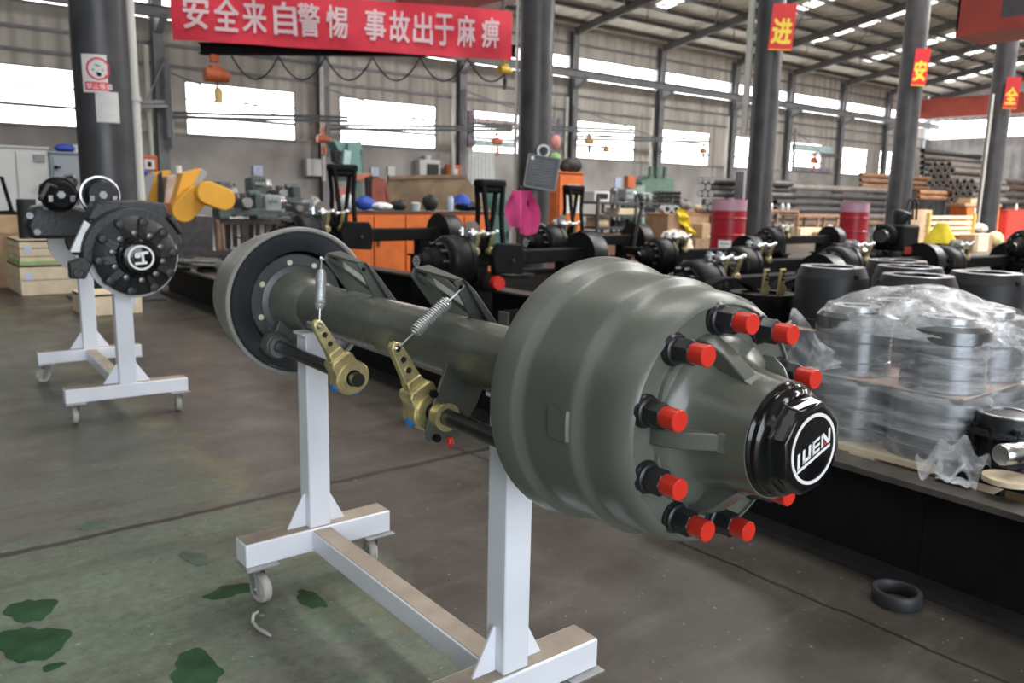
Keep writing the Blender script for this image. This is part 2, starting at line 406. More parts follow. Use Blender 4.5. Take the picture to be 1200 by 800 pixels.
for k, (x0, x1) in enumerate(wins):
    mb = MB()
    for z in (ZB+.02, ZT-.02): mb.box(((x0+x1)/2, YW+.12, z), (x1-x0, .09, .05))
    for x in (x0+.02, x1-.02): mb.box((x, YW+.12, (ZB+ZT)/2), (.05, .09, ZT-ZB))
    wo = struct('window_%d' % (k+1), mb, WALLCOL, smooth=False)
    for j in range(3):
        z0 = ZB+.045+j*.565
        mb = MB(); mb.box(((x0+x1)/2, YW+.14, z0+.27), (x1-x0-.09, .02, .545)); obj('pane', mb, PANE, wo, smooth=False)
    for j in (1, 2):
        mb = MB(); mb.box(((x0+x1)/2, YW+.08, ZB+.035+j*.565), (x1-x0-.05, .09, .05 if j == 2 else .09)); obj('mullion', mb, PURLIN, wo, smooth=False)
for k in range(len(colx)):
    x0 = colx[k]+.2; x1 = (colx[k+1] if k+1 < len(colx) else XR)-.2
    mb = MB(); mb.box(((x0+x1)/2, YW+.14, (ZC0+ZC1)/2), (x1-x0, .04, ZC1-ZC0)); wo = struct('window_%d' % (k+21), mb, PANE, smooth=False)
    mb = MB(); mb.box(((x0+x1)/2, YW+.10, ZC1), (x1-x0, .06, .06)); mb.box(((x0+x1)/2, YW+.10, ZC0), (x1-x0, .06, .06)); obj('window_frame', mb, WALLCOL, wo, smooth=False)

# gable wall at the far right end
mb = MB(); mb.box((XR+.15, (YS+YW)/2, 1.5), (.3, YW-YS, 3.0)); wr = struct('wall_right', mb, CEMENT, smooth=False)
SIDEY = corrugated('gable_siding', (.42, .43, .43), (.58, .59, .59), .62, axis='Y')
mb = MB(); mb.box((XR+.12, (YS+YW)/2, 4.4), (.1, YW-YS, 2.8)); mb.box((XR+.12, (YS+YW)/2, 9.8), (.1, YW-YS, 5.6)); obj('siding', mb, SIDEY, wr, smooth=False)
for k in range(6):
    y1 = YW-.3-k*6.9; y0 = y1-6.6
    mb = MB(); mb.box((XR+.12, (y0+y1)/2, 6.4), (.05, y1-y0, 1.2)); wo = struct('window_%d' % (k+41), mb, PANE, smooth=False)
    mb = MB(); mb.box((XR+.02, y0-.15, 4.5), (.2, .3, 9)); obj('wall_column', mb, WALLCOL, wr, smooth=False)
# left and south walls
mb = MB(); mb.box((XL-.15, (YS+YW)/2, 4.5), (.3, YW-YS, 9.0)); struct('wall_left', mb, mat('dark_wall', (.10, .095, .09), .9, 0, .2, 1), smooth=False)
mb = MB(); mb.box(((4.3+XR)/2, YS-.15, 5), (XR-4.3, .3, 10)); mb.box(((XL-8.7)/2, YS-.15, 5.0), (-8.7-XL, .3, 10)); mb.box((-2.2, YS-.15, 9.0), (13, .3, 3.2)); struct('wall_front', mb, CEMENT, smooth=False)

# roof: sheeting between skylight rows, rafters, purlins
mb = MB()
mb.add([(XL, YE+.5, roofz(YE)-.086+.2), (XR, YE+.5, roofz(YE)-.086+.2), (XR, 3, roofz(3)+.2), (XL, 3, roofz(3)+.2)], [(0, 1, 2, 3)])
mb.add([(XL, YS-.5, roofz(YS)+.2), (XR, YS-.5, roofz(YS)+.2), (XR, 3, roofz(3)+.2), (XL, 3, roofz(3)+.2)], [(3, 2, 1, 0)])
roof = struct('ceiling', mb, ROOFSHEET, smooth=False)
for k, x in enumerate(colx + [61.8]):
    mb = MB()
    mb.bar((x, YE-.2, roofz(YE-.2)-.12), (x, 3, roofz(3)-.12), .16, .34); mb.bar((x, 3, roofz(3)-.12), (x, YS, roofz(YS)-.12), .16, .34)
    obj('rafter', mb, PURLIN, roof, smooth=False)
ny = 0
y = YE-.7
while y > 4:
    z = roofz(y)+.09
    mb = MB(); mb.box(((XL+XR)/2, y, z), (XR-XL, .07, .17)); obj('purlin', mb, PURLIN, roof, smooth=False); y -= 1.35; ny += 1
for k in range(9):
    xa, xb = colx[k+1], colx[k+2] if k+2 < len(colx) else 61.8
    mb = MB(); ya, yb = YE-3.2, YE-8.4
    mb.bar((xa, ya, roofz(ya)-.1), (xb, yb, roofz(yb)-.1), .045, .045); mb.bar((xb, ya, roofz(ya)-.1), (xa, yb, roofz(yb)-.1), .045, .045)
    obj('brace_rod', mb, PURLIN, roof, smooth=False)
    mb = MB(); mb.cyl((xa+.5, ya-.8, roofz(ya-.8)-.7), (xa+.5, ya-.8, roofz(ya-.8)+.05), .025, n=6); mb.bar((xa, ya-.8, roofz(ya-.8)-.25), (xa+1.6, ya-.8, roofz(ya-.8)+.02), .04, .04)
    obj('fly_brace', mb, PURLIN, roof, smooth=False)
for xs, yhi in ((28.75, 25.4), (35.2, 23.6), (40.5, 25.6), (47.5, 25.9), (52.5, 25.2), (58.6, 26.2), (22.5, 20), (16.5, 20), (10.5, 20), (4.4, 20)):
    y = yhi
    for k in range(13):
        y0, y1 = y-1.12, y
        if y0 < 5: break
        p = lambda yy: roofz(yy)+.188
        mb = MB(); mb.add([(xs-.42, y0, p(y0)), (xs+.42, y0, p(y0)), (xs+.42, y1, p(y1)), (xs-.42, y1, p(y1)),
                           (xs-.42, y0, p(y0)-.02), (xs+.42, y0, p(y0)-.02), (xs+.42, y1, p(y1)-.02), (xs-.42, y1, p(y1)-.02)],
                          [(0, 1, 2, 3), (7, 6, 5, 4), (0, 4, 5, 1), (1, 5, 6, 2), (2, 6, 7, 3), (3, 7, 4, 0)])
        obj('skylight_panel', mb, SKYPANE, roof, smooth=False); y -= 1.35

# ================================================================== THE TRAILER AXLE (foreground)
AY, AT = R(3.0), R(-.327)
av = V((math.sin(AY)*math.cos(AT), math.cos(AY)*math.cos(AT), math.sin(AT))); rv = av.cross(V((0, 0, 1))).normalized(); uv = rv.cross(av)
mtx = M((rv, av, uv)).transposed().to_4x4(); mtx.translation = V((1.0561, 1.0431, .8857))
AX = thing('trailer_axle', 'big olive painted trailer axle with brake drums and red stud caps in the foreground', 'axle', mtx=mtx)
FAR = 1.407
# local axes of the axle: x = across, y = along (0 at the near drum's open end, negative towards the viewer), z = up
mb = MB(); mb.lathe([(.05, .073), (1.36, .073)], n=48); tube_ = obj('axle_tube', mb, OLIVE, AX)
for s0, s1 in ((1.27, 1.43), (.14, -.02)):
    mb = MB(); d = 1 if s1 > s0 else -1
    mb.lathe([(0, .0735), (.012*1, .083), (abs(s1-s0)-.03, .087), (abs(s1-s0)-.012, .098), (abs(s1-s0), .10)], (0, s0, 0), (0, d, 0), 48); obj('tube_collar', mb, OLIVE, AX)
def drum(o, d):
    prof = [(.012, .222), (.002, .2265), (0, .229), (0, .236), (.003, .2395), (.008, .24), (.030, .238), (.049, .2335), (.0515, .2328), (.0535, .2312), (.0560, .2288), (.0645, .2210), (.0675, .2194), (.0715, .2187), (.076, .2185), (.10, .2184), (.15, .2180), (.176, .2178), (.182, .2168), (.187, .2140), (.193, .2085),
            (.199, .2055), (.206, .2045), (.216, .2042), (.240, .2038), (.254, .2028), (.266, .2000), (.276, .1955), (.2830, .190), (.286, .1855), (.2855, .1835), (.279, .183), (.276, .150), (.276, .10), (.262, .10), (.262, .188), (.20, .196), (.05, .206)]
    m_ = MB(); m_.lathe(prof, o, d, 96, close=True); return m_
nd = obj('brake_drum', drum((0, 0, 0), (0, -1, 0)), OLIVE_CAST, AX)
mb = MB()   # raised balancing pad on the drum's skin
for a0, a1, r0 in ((R(174), R(186.5), .2205),):
    n = 6; vs = []
    for i in range(n+1):
        an = a0+(a1-a0)*i/n
        for r_, s_ in ((.214, -.132), (.2222, -.135), (.2222, -.178), (.214, -.182)):
            vs.append((r_*math.cos(an), s_, r_*math.sin(an)))
    fs = [(4*i+j, 4*i+j+1, 4*i+j+5, 4*i+j+4) for i in range(n) for j in range(3)] + [(0, 3, 2, 1), (4*n, 4*n+1, 4*n+2, 4*n+3)]
    mb.add(vs, fs)
obj('raised_pad', mb, OLIVE_CAST, nd)
# cast marks near the edge of the drum face: raised letters
mb = MB()
vs, fs, tw, th = text_mesh('W1120', 1)
fnm = lambda p: ((.1967+p[1]*.42)*math.cos(R(72)-p[0]/.197), -.2745+p[1]*.9, (.1967+p[1]*.42)*math.sin(R(72)-p[0]/.197))
mb.add([fnm((x/tw*.052, y/th*.013)) for x, y in vs], fs)
vs2 = [tuple(V(v)+V((v[0]*.005, -.0006, v[2]*.005))) for v in mb.v]; mb.v = vs2
obj('cast_lettering', mb, OLIVE, nd)

hub = MB()
hub.lathe([(.270, .183), (.280, .1825), (.281, .150), (.281, .140), (.290, .134), (.298, .124), (.305, .110), (.318, .101), (.345, .0945), (.385, .089), (.404, .0875), (.404, .07)], (0, 0, 0), (0, -1, 0), 72)
hub = obj('wheel_hub', hub, OLIVE, AX)
for k in range(5):
    an = R(180-72*k); er = V((math.cos(an), 0, math.sin(an))); et = V((-math.sin(an), 0, math.cos(an)))
    mb = MB(); w_ = .026
    mb.prism([(.085, -.278), (.146, -.278), (.146, -.300), (.128, -.3305), (.085, -.372)], er*0 - et*w_/2, er, (0, 1, 0), et*w_)
    mb.prism([(.085, -.362), (.0955, -.360), (.0885, -.376)], -et*(w_/2+.003), er, (0, 1, 0), et*(w_+.006))
    obj('rib', mb, OLIVE, hub, bevel=.0025)
    an2 = an - R(36)       # scalloped raised pad between the ribs
    mb = MB(); n = 14; prof = [(.150, -.278), (.146, -.287), (.131, -.289), (.120, -.297)]
    for i in range(n+1):
        q = an2 + R(27)*(i/n*2-1); bul = .012*math.cos((i/n*2-1)*PI/2)
        for r_, s_ in prof: mb.v.append(((r_-.012+bul)*math.cos(q), s_, (r_-.012+bul)*math.sin(q)))
    mb.f += [(4*i+j, 4*i+j+1, 4*i+j+5, 4*i+j+4) for i in range(n) for j in range(3)]
    obj('scallop', mb, OLIVE, hub)
st0 = 1.6457
for k in range(10):
    an = st0 + k*PI/5; c = V((.1638*math.cos(an), 0, .1638*math.sin(an)))
    mb = MB(); mb.lathe([(.274, .0245), (.277, .0255), (.284, .0255), (.287, .023), (.291, .0228), (.293, .020)], c, (0, -1, 0), 32)
    stud = obj('lug_stud', mb, NUT, AX)
    mb = MB(); ph = rnd.random()*1.0
    mb.lathe([(.290, .0205), (.318, .0205), (.322, .0180), (.322, .013)], c, (0, -1, 0), 6, ph=ph); obj('lug_nut', mb, NUT, stud, bevel=.0012)
    mb = MB(); L_ = .350 + rnd.uniform(-.002, .002)
    mb.lathe([(.308, .0145), (.312, .0160), (L_-.0015, .0160), (L_, .0148)], c, (0, -1, 0), 32); obj('red_cap', mb, RED, stud)
mb = MB(); mb.lathe([(.396, .0865), (.399, .0875), (.403, .0865), (.406, .083), (.409, .080), (.413, .0815), (.417, .081), (.421, .0755), (.426, .0725), (.430, .0725)], (0, 0, 0), (0, -1, 0), 64)
cap = obj('hub_cap', mb, BLACKG, AX)
mb = MB(); mb.lathe([(.426, .0745), (.429, .0750), (.432, .0735), (.434, .0705), (.451, .0690), (.4540, .0650), (.4545, .058)], (0, 0, 0), (0, -1, 0), 8, ph=R(22.5+8)); obj('cap_octagon', mb, BLACKG, cap, bevel=.003)
ZF = -.4550
mb = MB(); mb.ring((0, ZF, 0), (0, -1, 0), .0465, .0515, .0006, 64); obj('logo_ring', mb, WHITEPRINT, cap)
# lettering LUEN, slanted across the disc, underlined by the foot of its L
def onface(p): return V((p[0], ZF-.0007, p[1]))
bx = V((.93, .366)).normalized()*.95; by = V((-bx.y, bx.x))
def gl(polys, m_, nm):
    mb = MB()
    for po in polys:
        k = len(mb.v)
        for t in (0, -.0005):
            for x, y in po: mb.v.append(tuple(onface(bx*(x+y*.30)+by*y) + V((0, t, 0))))
        n = len(po); mb.f += [tuple(range(k, k+n)), tuple(reversed(range(k+n, k+2*n)))] + [(k+i, k+n+i, k+n+(i+1) % n, k+(i+1) % n) for i in range(n)]
    return obj(nm, mb, m_, cap, smooth=False)
u_ = .0045
L_ = [[(-.042, -.010), (-.036, -.010), (-.036, .012), (-.042, .012)], [(-.042, -.016), (.041, -.016), (.041, -.0115), (-.042, -.0115)]]
U_ = [[(-.029, -.008), (-.0235, -.008), (-.0235, .012), (-.029, .012)], [(-.029, -.0085), (-.009, -.0085), (-.009, -.0035), (-.029, -.0035)], [(-.0145, -.008), (-.009, -.008), (-.009, .012), (-.0145, .012)]]
E_ = [[(-.004, -.0085), (.014, -.0085), (.014, -.0045), (-.004, -.0045)], [(-.004, -.0005), (.014, -.0005), (.014, .0035), (-.004, .0035)], [(-.004, .008), (.014, .008), (.014, .012), (-.004, .012)], [(-.004, -.008), (.0005, -.008), (.0005, .012), (-.004, .012)]]
N_ = [[(.018, -.0085), (.0225, -.0085), (.0225, .012), (.018, .012)], [(.018, .012), (.024, .012), (.041, -.0085), (.034, -.0085)], [(.036, -.0085), (.041, -.0085), (.041, .012), (.036, .012)]]
gl(L_+U_+E_+N_, WHITEPRINT, 'logo_lettering'); gl([[(.0245, -.0085), (.0325, -.0085), (.0245, .0005)]], REDPRINT, 'logo_triangle')

# far drum and the backing plate behind it
fd = obj('brake_drum', drum((0, FAR, 0), (0, 1, 0)), mat('grey_cast_lightened', (.23, .23, .21), .38, .1, .12, 7, .05, 120), AX, label='far brake drum of plainer grey, lightened')  # greyer casting, its colour also lightened to lift the dimly lit side
mb = MB(); mb.lathe([(.010, .226), (.002, .2235), (-.001, .221), (.001, .219), (.004, .170), (.008, .164), (.020, .163), (.024, .168), (.024, .20)], (0, FAR, 0), (0, 1, 0), 72, close=True); obj('dust_cover', mb, DUSTCOVER, AX)
mb = MB(); mb.lathe([(.034, .06), (.034, .150), (.038, .154), (.050, .154), (.050, .06)], (0, FAR, 0), (0, 1, 0), 64, close=True)
mb.lathe([(.02, .09), (.03, .118), (.042, .122)], (0, FAR, 0), (0, 1, 0), 64)
bpz = obj('backing_plate', mb, BACKPL, AX)
mb = MB(); mb.lathe([(.09, .07), (.09, .205)], (0, FAR, 0), (0, 1, 0), 48); obj('shoe_shadow_plate', mb, BLACKM, AX).name = 'drum_shade_disc'  # black disc painting the shade inside the far drum
for an in (100, 62, 47, 152, 200, 250, 285):
    a_ = R(an); c = V((.128*math.cos(a_), FAR, .128*math.sin(a_)))
    mb = MB(); mb.lathe([(-.040, .0085), (-.031, .0085), (-.029, .006)][::-1] if 0 else [(-.030, 0.0), (-.030, .007), (-.036, .0085), (-.045, .0085)], c, (0, -1, 0), 12)
    mb = MB(); mb.lathe([(0, .0095), (.008, .0095), (.010, .007), (.010, 0)], c+V((0, .042, 0)), (0, -1, 0), 12)
    obj('bolt', mb, BOLT, bpz)
mb = MB(); mb.lathe([(0, .014), (.002, .014), (.002, 0)], (.128*math.cos(R(78)), FAR+.041, .128*math.sin(R(78))), (0, -1, 0), 16); obj('inspection_hole', mb, BLACKM, bpz)

RC, UC = -.095, -.128
# camshafts: the far one runs from the backing plate to the first slack adjuster, the near one disappears into the near drum
def camshaft(s0, s1):
    mb = MB(); mb.lathe([(0, .0185), (abs(s1-s0), .0185)], (RC, s0, UC), (0, 1 if s1 > s0 else -1, 0), 20); return obj('camshaft', mb, SHAFT, AX)
camshaft(.80, 1.47); camshaft(.52, -.02)
# far cam bracket on the backing plate
mb = MB(); mb.prism([(-.045, -.062), (.045, -.062), (-.045, -.062)], (0, 1.40, 0), (1, 0, 0), (0, 0, 1), (0, .03, 0)) if 0 else None
mb.prism([(-.118, -.155), (-.075, -.155), (.01, -.085), (-.06, -.02)], (0, 1.405, 0), (1, 0, 0), (0, 0, 1), (0, .045, 0))
mb.lathe([(0, .036), (.012, .041), (.06, .041)], (RC, 1.365, UC), (0, 1, 0), 32); obj('camshaft_bracket', mb, OLIVE_PLATE, AX, bevel=.003)
mb = MB(); mb.ring((RC, 1.352, UC), (0, 1, 0), .020, .034, .016, 32); obj('camshaft_bushing', mb, STEELD, AX)
# near cam bracket: plate hanging from the tube, with a golden bushing
mb = MB(); mb.prism([(-.076, -.015), (.03, -.055), (.0, -.12), (-.05, -.185), (-.125, -.185), (-.131, -.155)], (0, .395, 0), (1, 0, 0), (0, 0, 1), (0, .008, 0)); br = obj('camshaft_bracket', mb, OLIVE_PLATE, AX, bevel=.0015)
mb = MB(); mb.ring((RC, .368, UC), (0, 1, 0), .019, .028, .028, 32); mb.ring((RC, .364, UC), (0, 1, 0), .019, .031, .006, 32); obj('camshaft_bushing', mb, GOLD, AX, label='golden bushing')
for dx, dz in ((-.02, .05), (.045, -.01), (-.012, -.05)):
    mb = MB(); mb.lathe([(0, .009), (.012, .009)], (RC+dx, .395, UC+dz), (0, -1, 0), 6); obj('bolt', mb, BLACKM, br)
mb = MB(); mb.lathe([(0, .006), (.012, .009), (.022, .004)], (RC+.005, .362, UC-.045), (0, 0, -1), 10); obj('grease_cap', mb, RED, br)

def slack_adjuster(s, top, flip):
    """brass lever: eye end at top, body round the camshaft"""
    c = V((RC, UC)); t = V(top); d = (t-c).normalized(); q = V((-d.y, d.x)); L0 = (t-c).length
    P3 = lambda a, b, dy: (c.x + d.x*a + q.x*b, s+dy, c.y + d.y*a + q.y*b)
    def slab(poly, y0, y1, m_=None):
        m_ = m_ or MB(); n = len(poly); k = len(m_.v)
        m_.v += [P3(a, b, y0) for a, b in poly] + [P3(a, b, y1) for a, b in poly]
        m_.f += [tuple(range(k, k+n)), tuple(reversed(range(k+n, k+2*n)))] + [(k+i, k+n+i, k+n+(i+1) % n, k+(i+1) % n) for i in range(n)]
        return m_
    # arm: from the body to the rounded eye end
    arm = [(.035, -.026), (.035, .026), (.075, .021), (L0, .0145)] + [(L0+.0145*math.sin(R(a_)), .0145*math.cos(R(a_))) for a_ in (30, 60, 90, 120, 150)] + [(L0, -.0145), (.075, -.021)]
    m_ = slab(arm, -.011, .011)
    lever = obj('slack_adjuster', m_, GOLD, AX, bevel=.003, label='golden lever with three holes')
    body = [(.042*math.cos(R(a_)), .042*math.sin(R(a_))) for a_ in range(20, 341, 20)]
    body = [(.050, .030)] + [(.040*math.cos(R(a_)), .043*math.sin(R(a_))) for a_ in range(45, 316, 15)] + [(.050, -.030), (.058, -.022), (.058, .022)]
    body = [(a_*1.13, b*1.13) for a_, b in body]; m_ = slab(body, -.028, .028); obj('adjuster_body', m_, GOLD, lever, bevel=.004)
    m_ = MB(); m_.prism([(-.018, 0), (.018, 0), (.018, .022), (-.018, .022)], P3(.058, 0, -.020), (q.x, 0, q.y), (d.x, 0, d.y), (0, .04, 0))
    m_ = slab([(.056, -.024), (.056, .024), (.085, .020), (.085, -.020)], -.0155, .0155); 
    obj('reinforcing_rib', m_, GOLD, lever, bevel=.003)
    m_ = MB(); m_.ring(P3(0, 0, -.028), (0, -1, 0), .022, .040, .006, 32); obj('cover_ring', m_, GOLD, lever)
    m_ = MB(); m_.lathe([(0, .0215), (.011, .0215), (.014, .018), (.011, .015), (.011, 0)], P3(0, 0, -.024), (0, -1, 0), 20); obj('spline_end', m_, BLACKM, lever)
    for k in range(3):
        m_ = MB(); p = P3(L0-.028*k, 0, -.0115)
        m_.lathe([(0, .0075), (.0008, .0075)], p, (0, -1, 0), 16); obj('lever_hole', m_, SHAFT, lever)
        m_ = MB(); m_.ring(p, (0, -1, 0), .0072, .0092, .0016, 16); obj('hole_rim', m_, GOLD, lever)
    for b, m__, r_ in ((-.030, BLUEP, .013), (.012, BLUEP, .008)):
        PS = -1 if q.x > 0 else 1; p = V(P3(-.004 if r_ > .01 else -.042, .040*PS if r_ > .01 else .012*PS, 0))
        ex = V((q.x, 0, q.y))*PS if r_ > .01 else V((-d.x, 0, -d.y))
        m_ = MB(); m_.lathe([(-.006, r_*.8), (.0, r_), (.012, r_), (.016, r_*.7), (.016, 0)], p, ex, 16); obj('blue_plug', m_, BLUEP, lever)
    for a_, b in ((.028, .026), (.028, -.026), (-.026, .026), (-.026, -.026)):
        m_ = MB(); m_.lathe([(0, .0035), (.003, .0035), (.003, 0)], P3(a_, b, -.026), (0, -1, 0), 8); obj('rivet', m_, ZINC, lever)
    return lever
slack_adjuster(.86, (-.178, .013), 0); slack_adjuster(.455, (-.172, .017), 0)
m_ = MB(); m_.cyl((-.178, .83, .013), (-.178, .92, .013), .004, n=8); obj('clevis_pin', m_, ZINC, AX)

# spring brackets: two slanted plates joined by a folded top
def spring_bracket(s0, s1, ax_, foot):
    """near plate at s0, far plate at s1; ax_ = apex (x, z)"""
    x, z = ax_; t = .008
    pl = [(x-.012, z-.004), (x+.010, z+.004), (foot[1], .035), (foot[0], .05)]
    m_ = MB()
    m_.prism(pl, (0, s0-t/2, 0), (1, 0, 0), (0, 0, 1), (0, t, 0))
    far = [(x-.040, z+.001), (x-.031, z+.017), (x+.010, z+.022), (x+.075, z-.025), (foot[1]+.055, .02), (foot[0]+.0, .05)]
    b = obj('spring_bracket', m_, OLIVE_PLATE, AX, bevel=.0015)
    m_ = MB(); m_.prism(far, (0, s1-t/2, 0), (1, 0, 0), (0, 0, 1), (0, t, 0)); obj('bracket_plate', m_, OLIVE_PLATE, b, bevel=.0015)
    m_ = MB(); e_ = .006
    q = [(x-.010, s0, z+.004), (x+.010, s0, z+.004), (x+.010, s1, z+.024), (x-.031, s1, z+.019)]
    m_.add([V(p) for p in q] + [V(p)-V((0, 0, e_)) for p in q], [(0, 1, 2, 3), (7, 6, 5, 4), (0, 4, 5, 1), (1, 5, 6, 2), (2, 6, 7, 3), (3, 7, 4, 0)])
    obj('bracket_top', m_, OLIVE_PLATE, b)
    m_ = MB(); m_.bar((x-.02, s1-.01, z+.004), (foot[0]+.02, s0+.02, .075), .012, .022, (1, 0, 0)); obj('bracket_gusset', m_, OLIVE_PLATE, b, bevel=.002)
    m_ = MB(); m_.prism([(x+.006, z+.004), (x+.034, z-.022), (foot[1]+.006, .036), (foot[1]-.02, .036)], (0, s0-.018, 0), (1, 0, 0), (0, 0, 1), (0, .02, 0)); obj('bracket_flange', m_, OLIVE_PLATE, b, bevel=.002)
    m_ = MB(); m_.lathe([(0, .006), (.0008, .006)], (x+.005, s0-t/2-.0005, z-.016), (0, -1, 0), 12); obj('pin_hole', m_, BLACKM, b)
spring_bracket(.44, .585, (-.022, .158), (.022, .085)); spring_bracket(.90, 1.05, (-.035, .163), (.012, .075))

def coil(p, q, r, turns, name='return_spring'):
    p, q = V(p), V(q); d = q-p; L_ = d.length; d.normalize(); x = d.orthogonal().normalized(); y = d.cross(x)
    n = turns*12; pts = []; a0, a1 = .24*L_, .80*L_
    for i in range(n+1):
        t = i/n; rr = r*(min(1, .45+t*6, .45+(1-t)*6)); an = 2*PI*turns*t
        pts.append(p + d*(a0+(a1-a0)*t) + (x*math.cos(an)+y*math.sin(an))*rr)
    m_ = MB(); m_.tube(pts, .0023, 6); sp_ = obj(name, m_, ZINC, AX)
    for a, b, sg in ((0, a0, 1), (L_, a1, -1)):
        m_ = MB(); hp = [p+d*(a-sg*.004)+y*.008, p+d*(a-sg*.008), p+d*a-y*.006, p+d*(a+sg*.012), p+d*(b*.5+a*.5), p+d*b, p+d*(b+sg*.006)]
        m_.tube(hp, .0024, 8); obj('spring_hook', m_, ZINC, sp_)
    return sp_
coil((-.178, .848, .015), (-.082, 1.047, .166), .0125, 21); coil((-.172, .443, .019), (-.018, .430, .141), .0138, 20)

# ================================================================== WHEELED STANDS
def make_stand(label, c0, c1, half, zt, h0, h1, post_w, foot_h, swivel):
    """c0/c1: XY of the near / far post"""
    c0, c1 = V((*c0, 0)), V((*c1, 0)); d = (c1-c0).normalized(); x = V((d.y, -d.x, 0)); Ln = (c1-c0).length
    mt = M((x, d, V((0, 0, 1)))).transposed().to_4x4(); mt.translation = c0
    t = thing('axle_stand', label, 'stand', mtx=mt, group='white axle stands on castors')
    fw_ = .085; zb = zt-foot_h
    for s_, h in ((0, h0), (Ln, h1)):
        m_ = MB(); m_.box((0, s_, (zt-.001+h)/2), (post_w, post_w*.95, h-zt)); po = obj('post', m_, WHITEPAINT, t, bevel=.004)
        m_ = MB(); m_.box((0, s_, h+.003), (post_w*1.25, .07, .008)); obj('saddle_plate', m_, WHITEPAINT, po)
        m_ = MB(); m_.box((0, s_, zt-foot_h/2), (half*2, fw_, foot_h)); fo = obj('foot', m_, WHITEPAINT, t, bevel=.004)
        m_ = MB(); m_.box((0, s_, zt+.0008), (half*2-.006, fw_-.012, .0016)); obj('dusty_top', m_, DUSTYTOP, fo, label='dust lying on top of the tube')
        for sg in (-1, 1):
            m_ = MB(); m_.prism([(0, 0), (.062*post_w/.07, 0), (.006, .105), (0, .105)], (sg*post_w/2, s_-.004, zt), (sg, 0, 0), (0, 0, 1), (0, .008, 0)); obj('gusset', m_, WHITEPAINT, t, bevel=.0015)
        for sg in (-1, 1):
            a = swivel[0 if s_ == 0 else 1][0 if sg < 0 else 1]; rot = M.Rotation(a, 3, 'Z'); cx = V((sg*(half-.045), s_, 0))
            T = lambda p: cx + rot @ V(p)
            m_ = MB(); wr = .045
            for e in (-1, 1):
                m_.prism([(-.022, zb-.008), (.014, zb-.008), (.034, .030), (.012, .026)], T((0, e*.019-.002, 0)), rot @ V((1, 0, 0)), (0, 0, 1), rot @ V((0, .004, 0)))
            m_.cyl(T((.0, 0, zb-.014)), T((0, 0, zb-.004)), .024, n=16)
            m_.cyl(T((.022, -.026, wr)), T((.022, .026, wr)), .0065, n=8)
            ca = obj('caster', m_, CASTERM, t)
            m_ = MB(); m_.box(cx+V((0, -.012, zb-.003)), (.10, .105, .006)); obj('caster_plate', m_, CASTERM, ca, bevel=.001)
            m_ = MB(); m_.lathe([(-.014, .012), (-.014, wr-.006), (-.009, wr), (.009, wr), (.014, wr-.006), (.014, .012)], T((.022, 0, wr)), rot @ V((0, 1, 0)), 28, close=True); m_.cyl(T((.022, -.012, wr)), T((.022, .012, wr)), .014, n=12)
            obj('caster_wheel', m_, CASTERW, ca)
    m_ = MB(); m_.box((0, Ln/2, zt-.006-.031), (.066, Ln-fw_, .062)); cb = obj('crossbar', m_, WHITEPAINT, t, bevel=.004)
    m_ = MB(); m_.box((0, Ln/2, zt-.0052), (.058, Ln-fw_, .0016)); obj('dusty_top', m_, DUSTYTOP, cb, label='dust lying on top of the bar')
    return t
make_stand('white wheeled stand carrying the large olive trailer axle', (1.068, 1.30), (1.085, 2.285), .242, .197, .815, .806, .070, .072, ((R(100), R(70)), (R(-78), R(80))))
make_stand('white wheeled stand carrying the black disc brake axle', (1.130, 4.645), (1.200, 5.80), .303, .197, .80, .79, .085, .074, ((R(95), R(85)), (R(200), R(80))))
m_ = MB(); m_.tube([onZ(303, 716, .030), onZ(297, 720, .026), onZ(296, 728, .008), onZ(302, 736, .005), onZ(311, 741, .005), onZ(317, 745, .004)], [.004, .005, .005, .005, .006, .003], 6)
tag(obj('cloth_strip', m_, CASTERW), 'frayed pale strip of cloth trailing from a castor on the green floor', 'cloth strip')

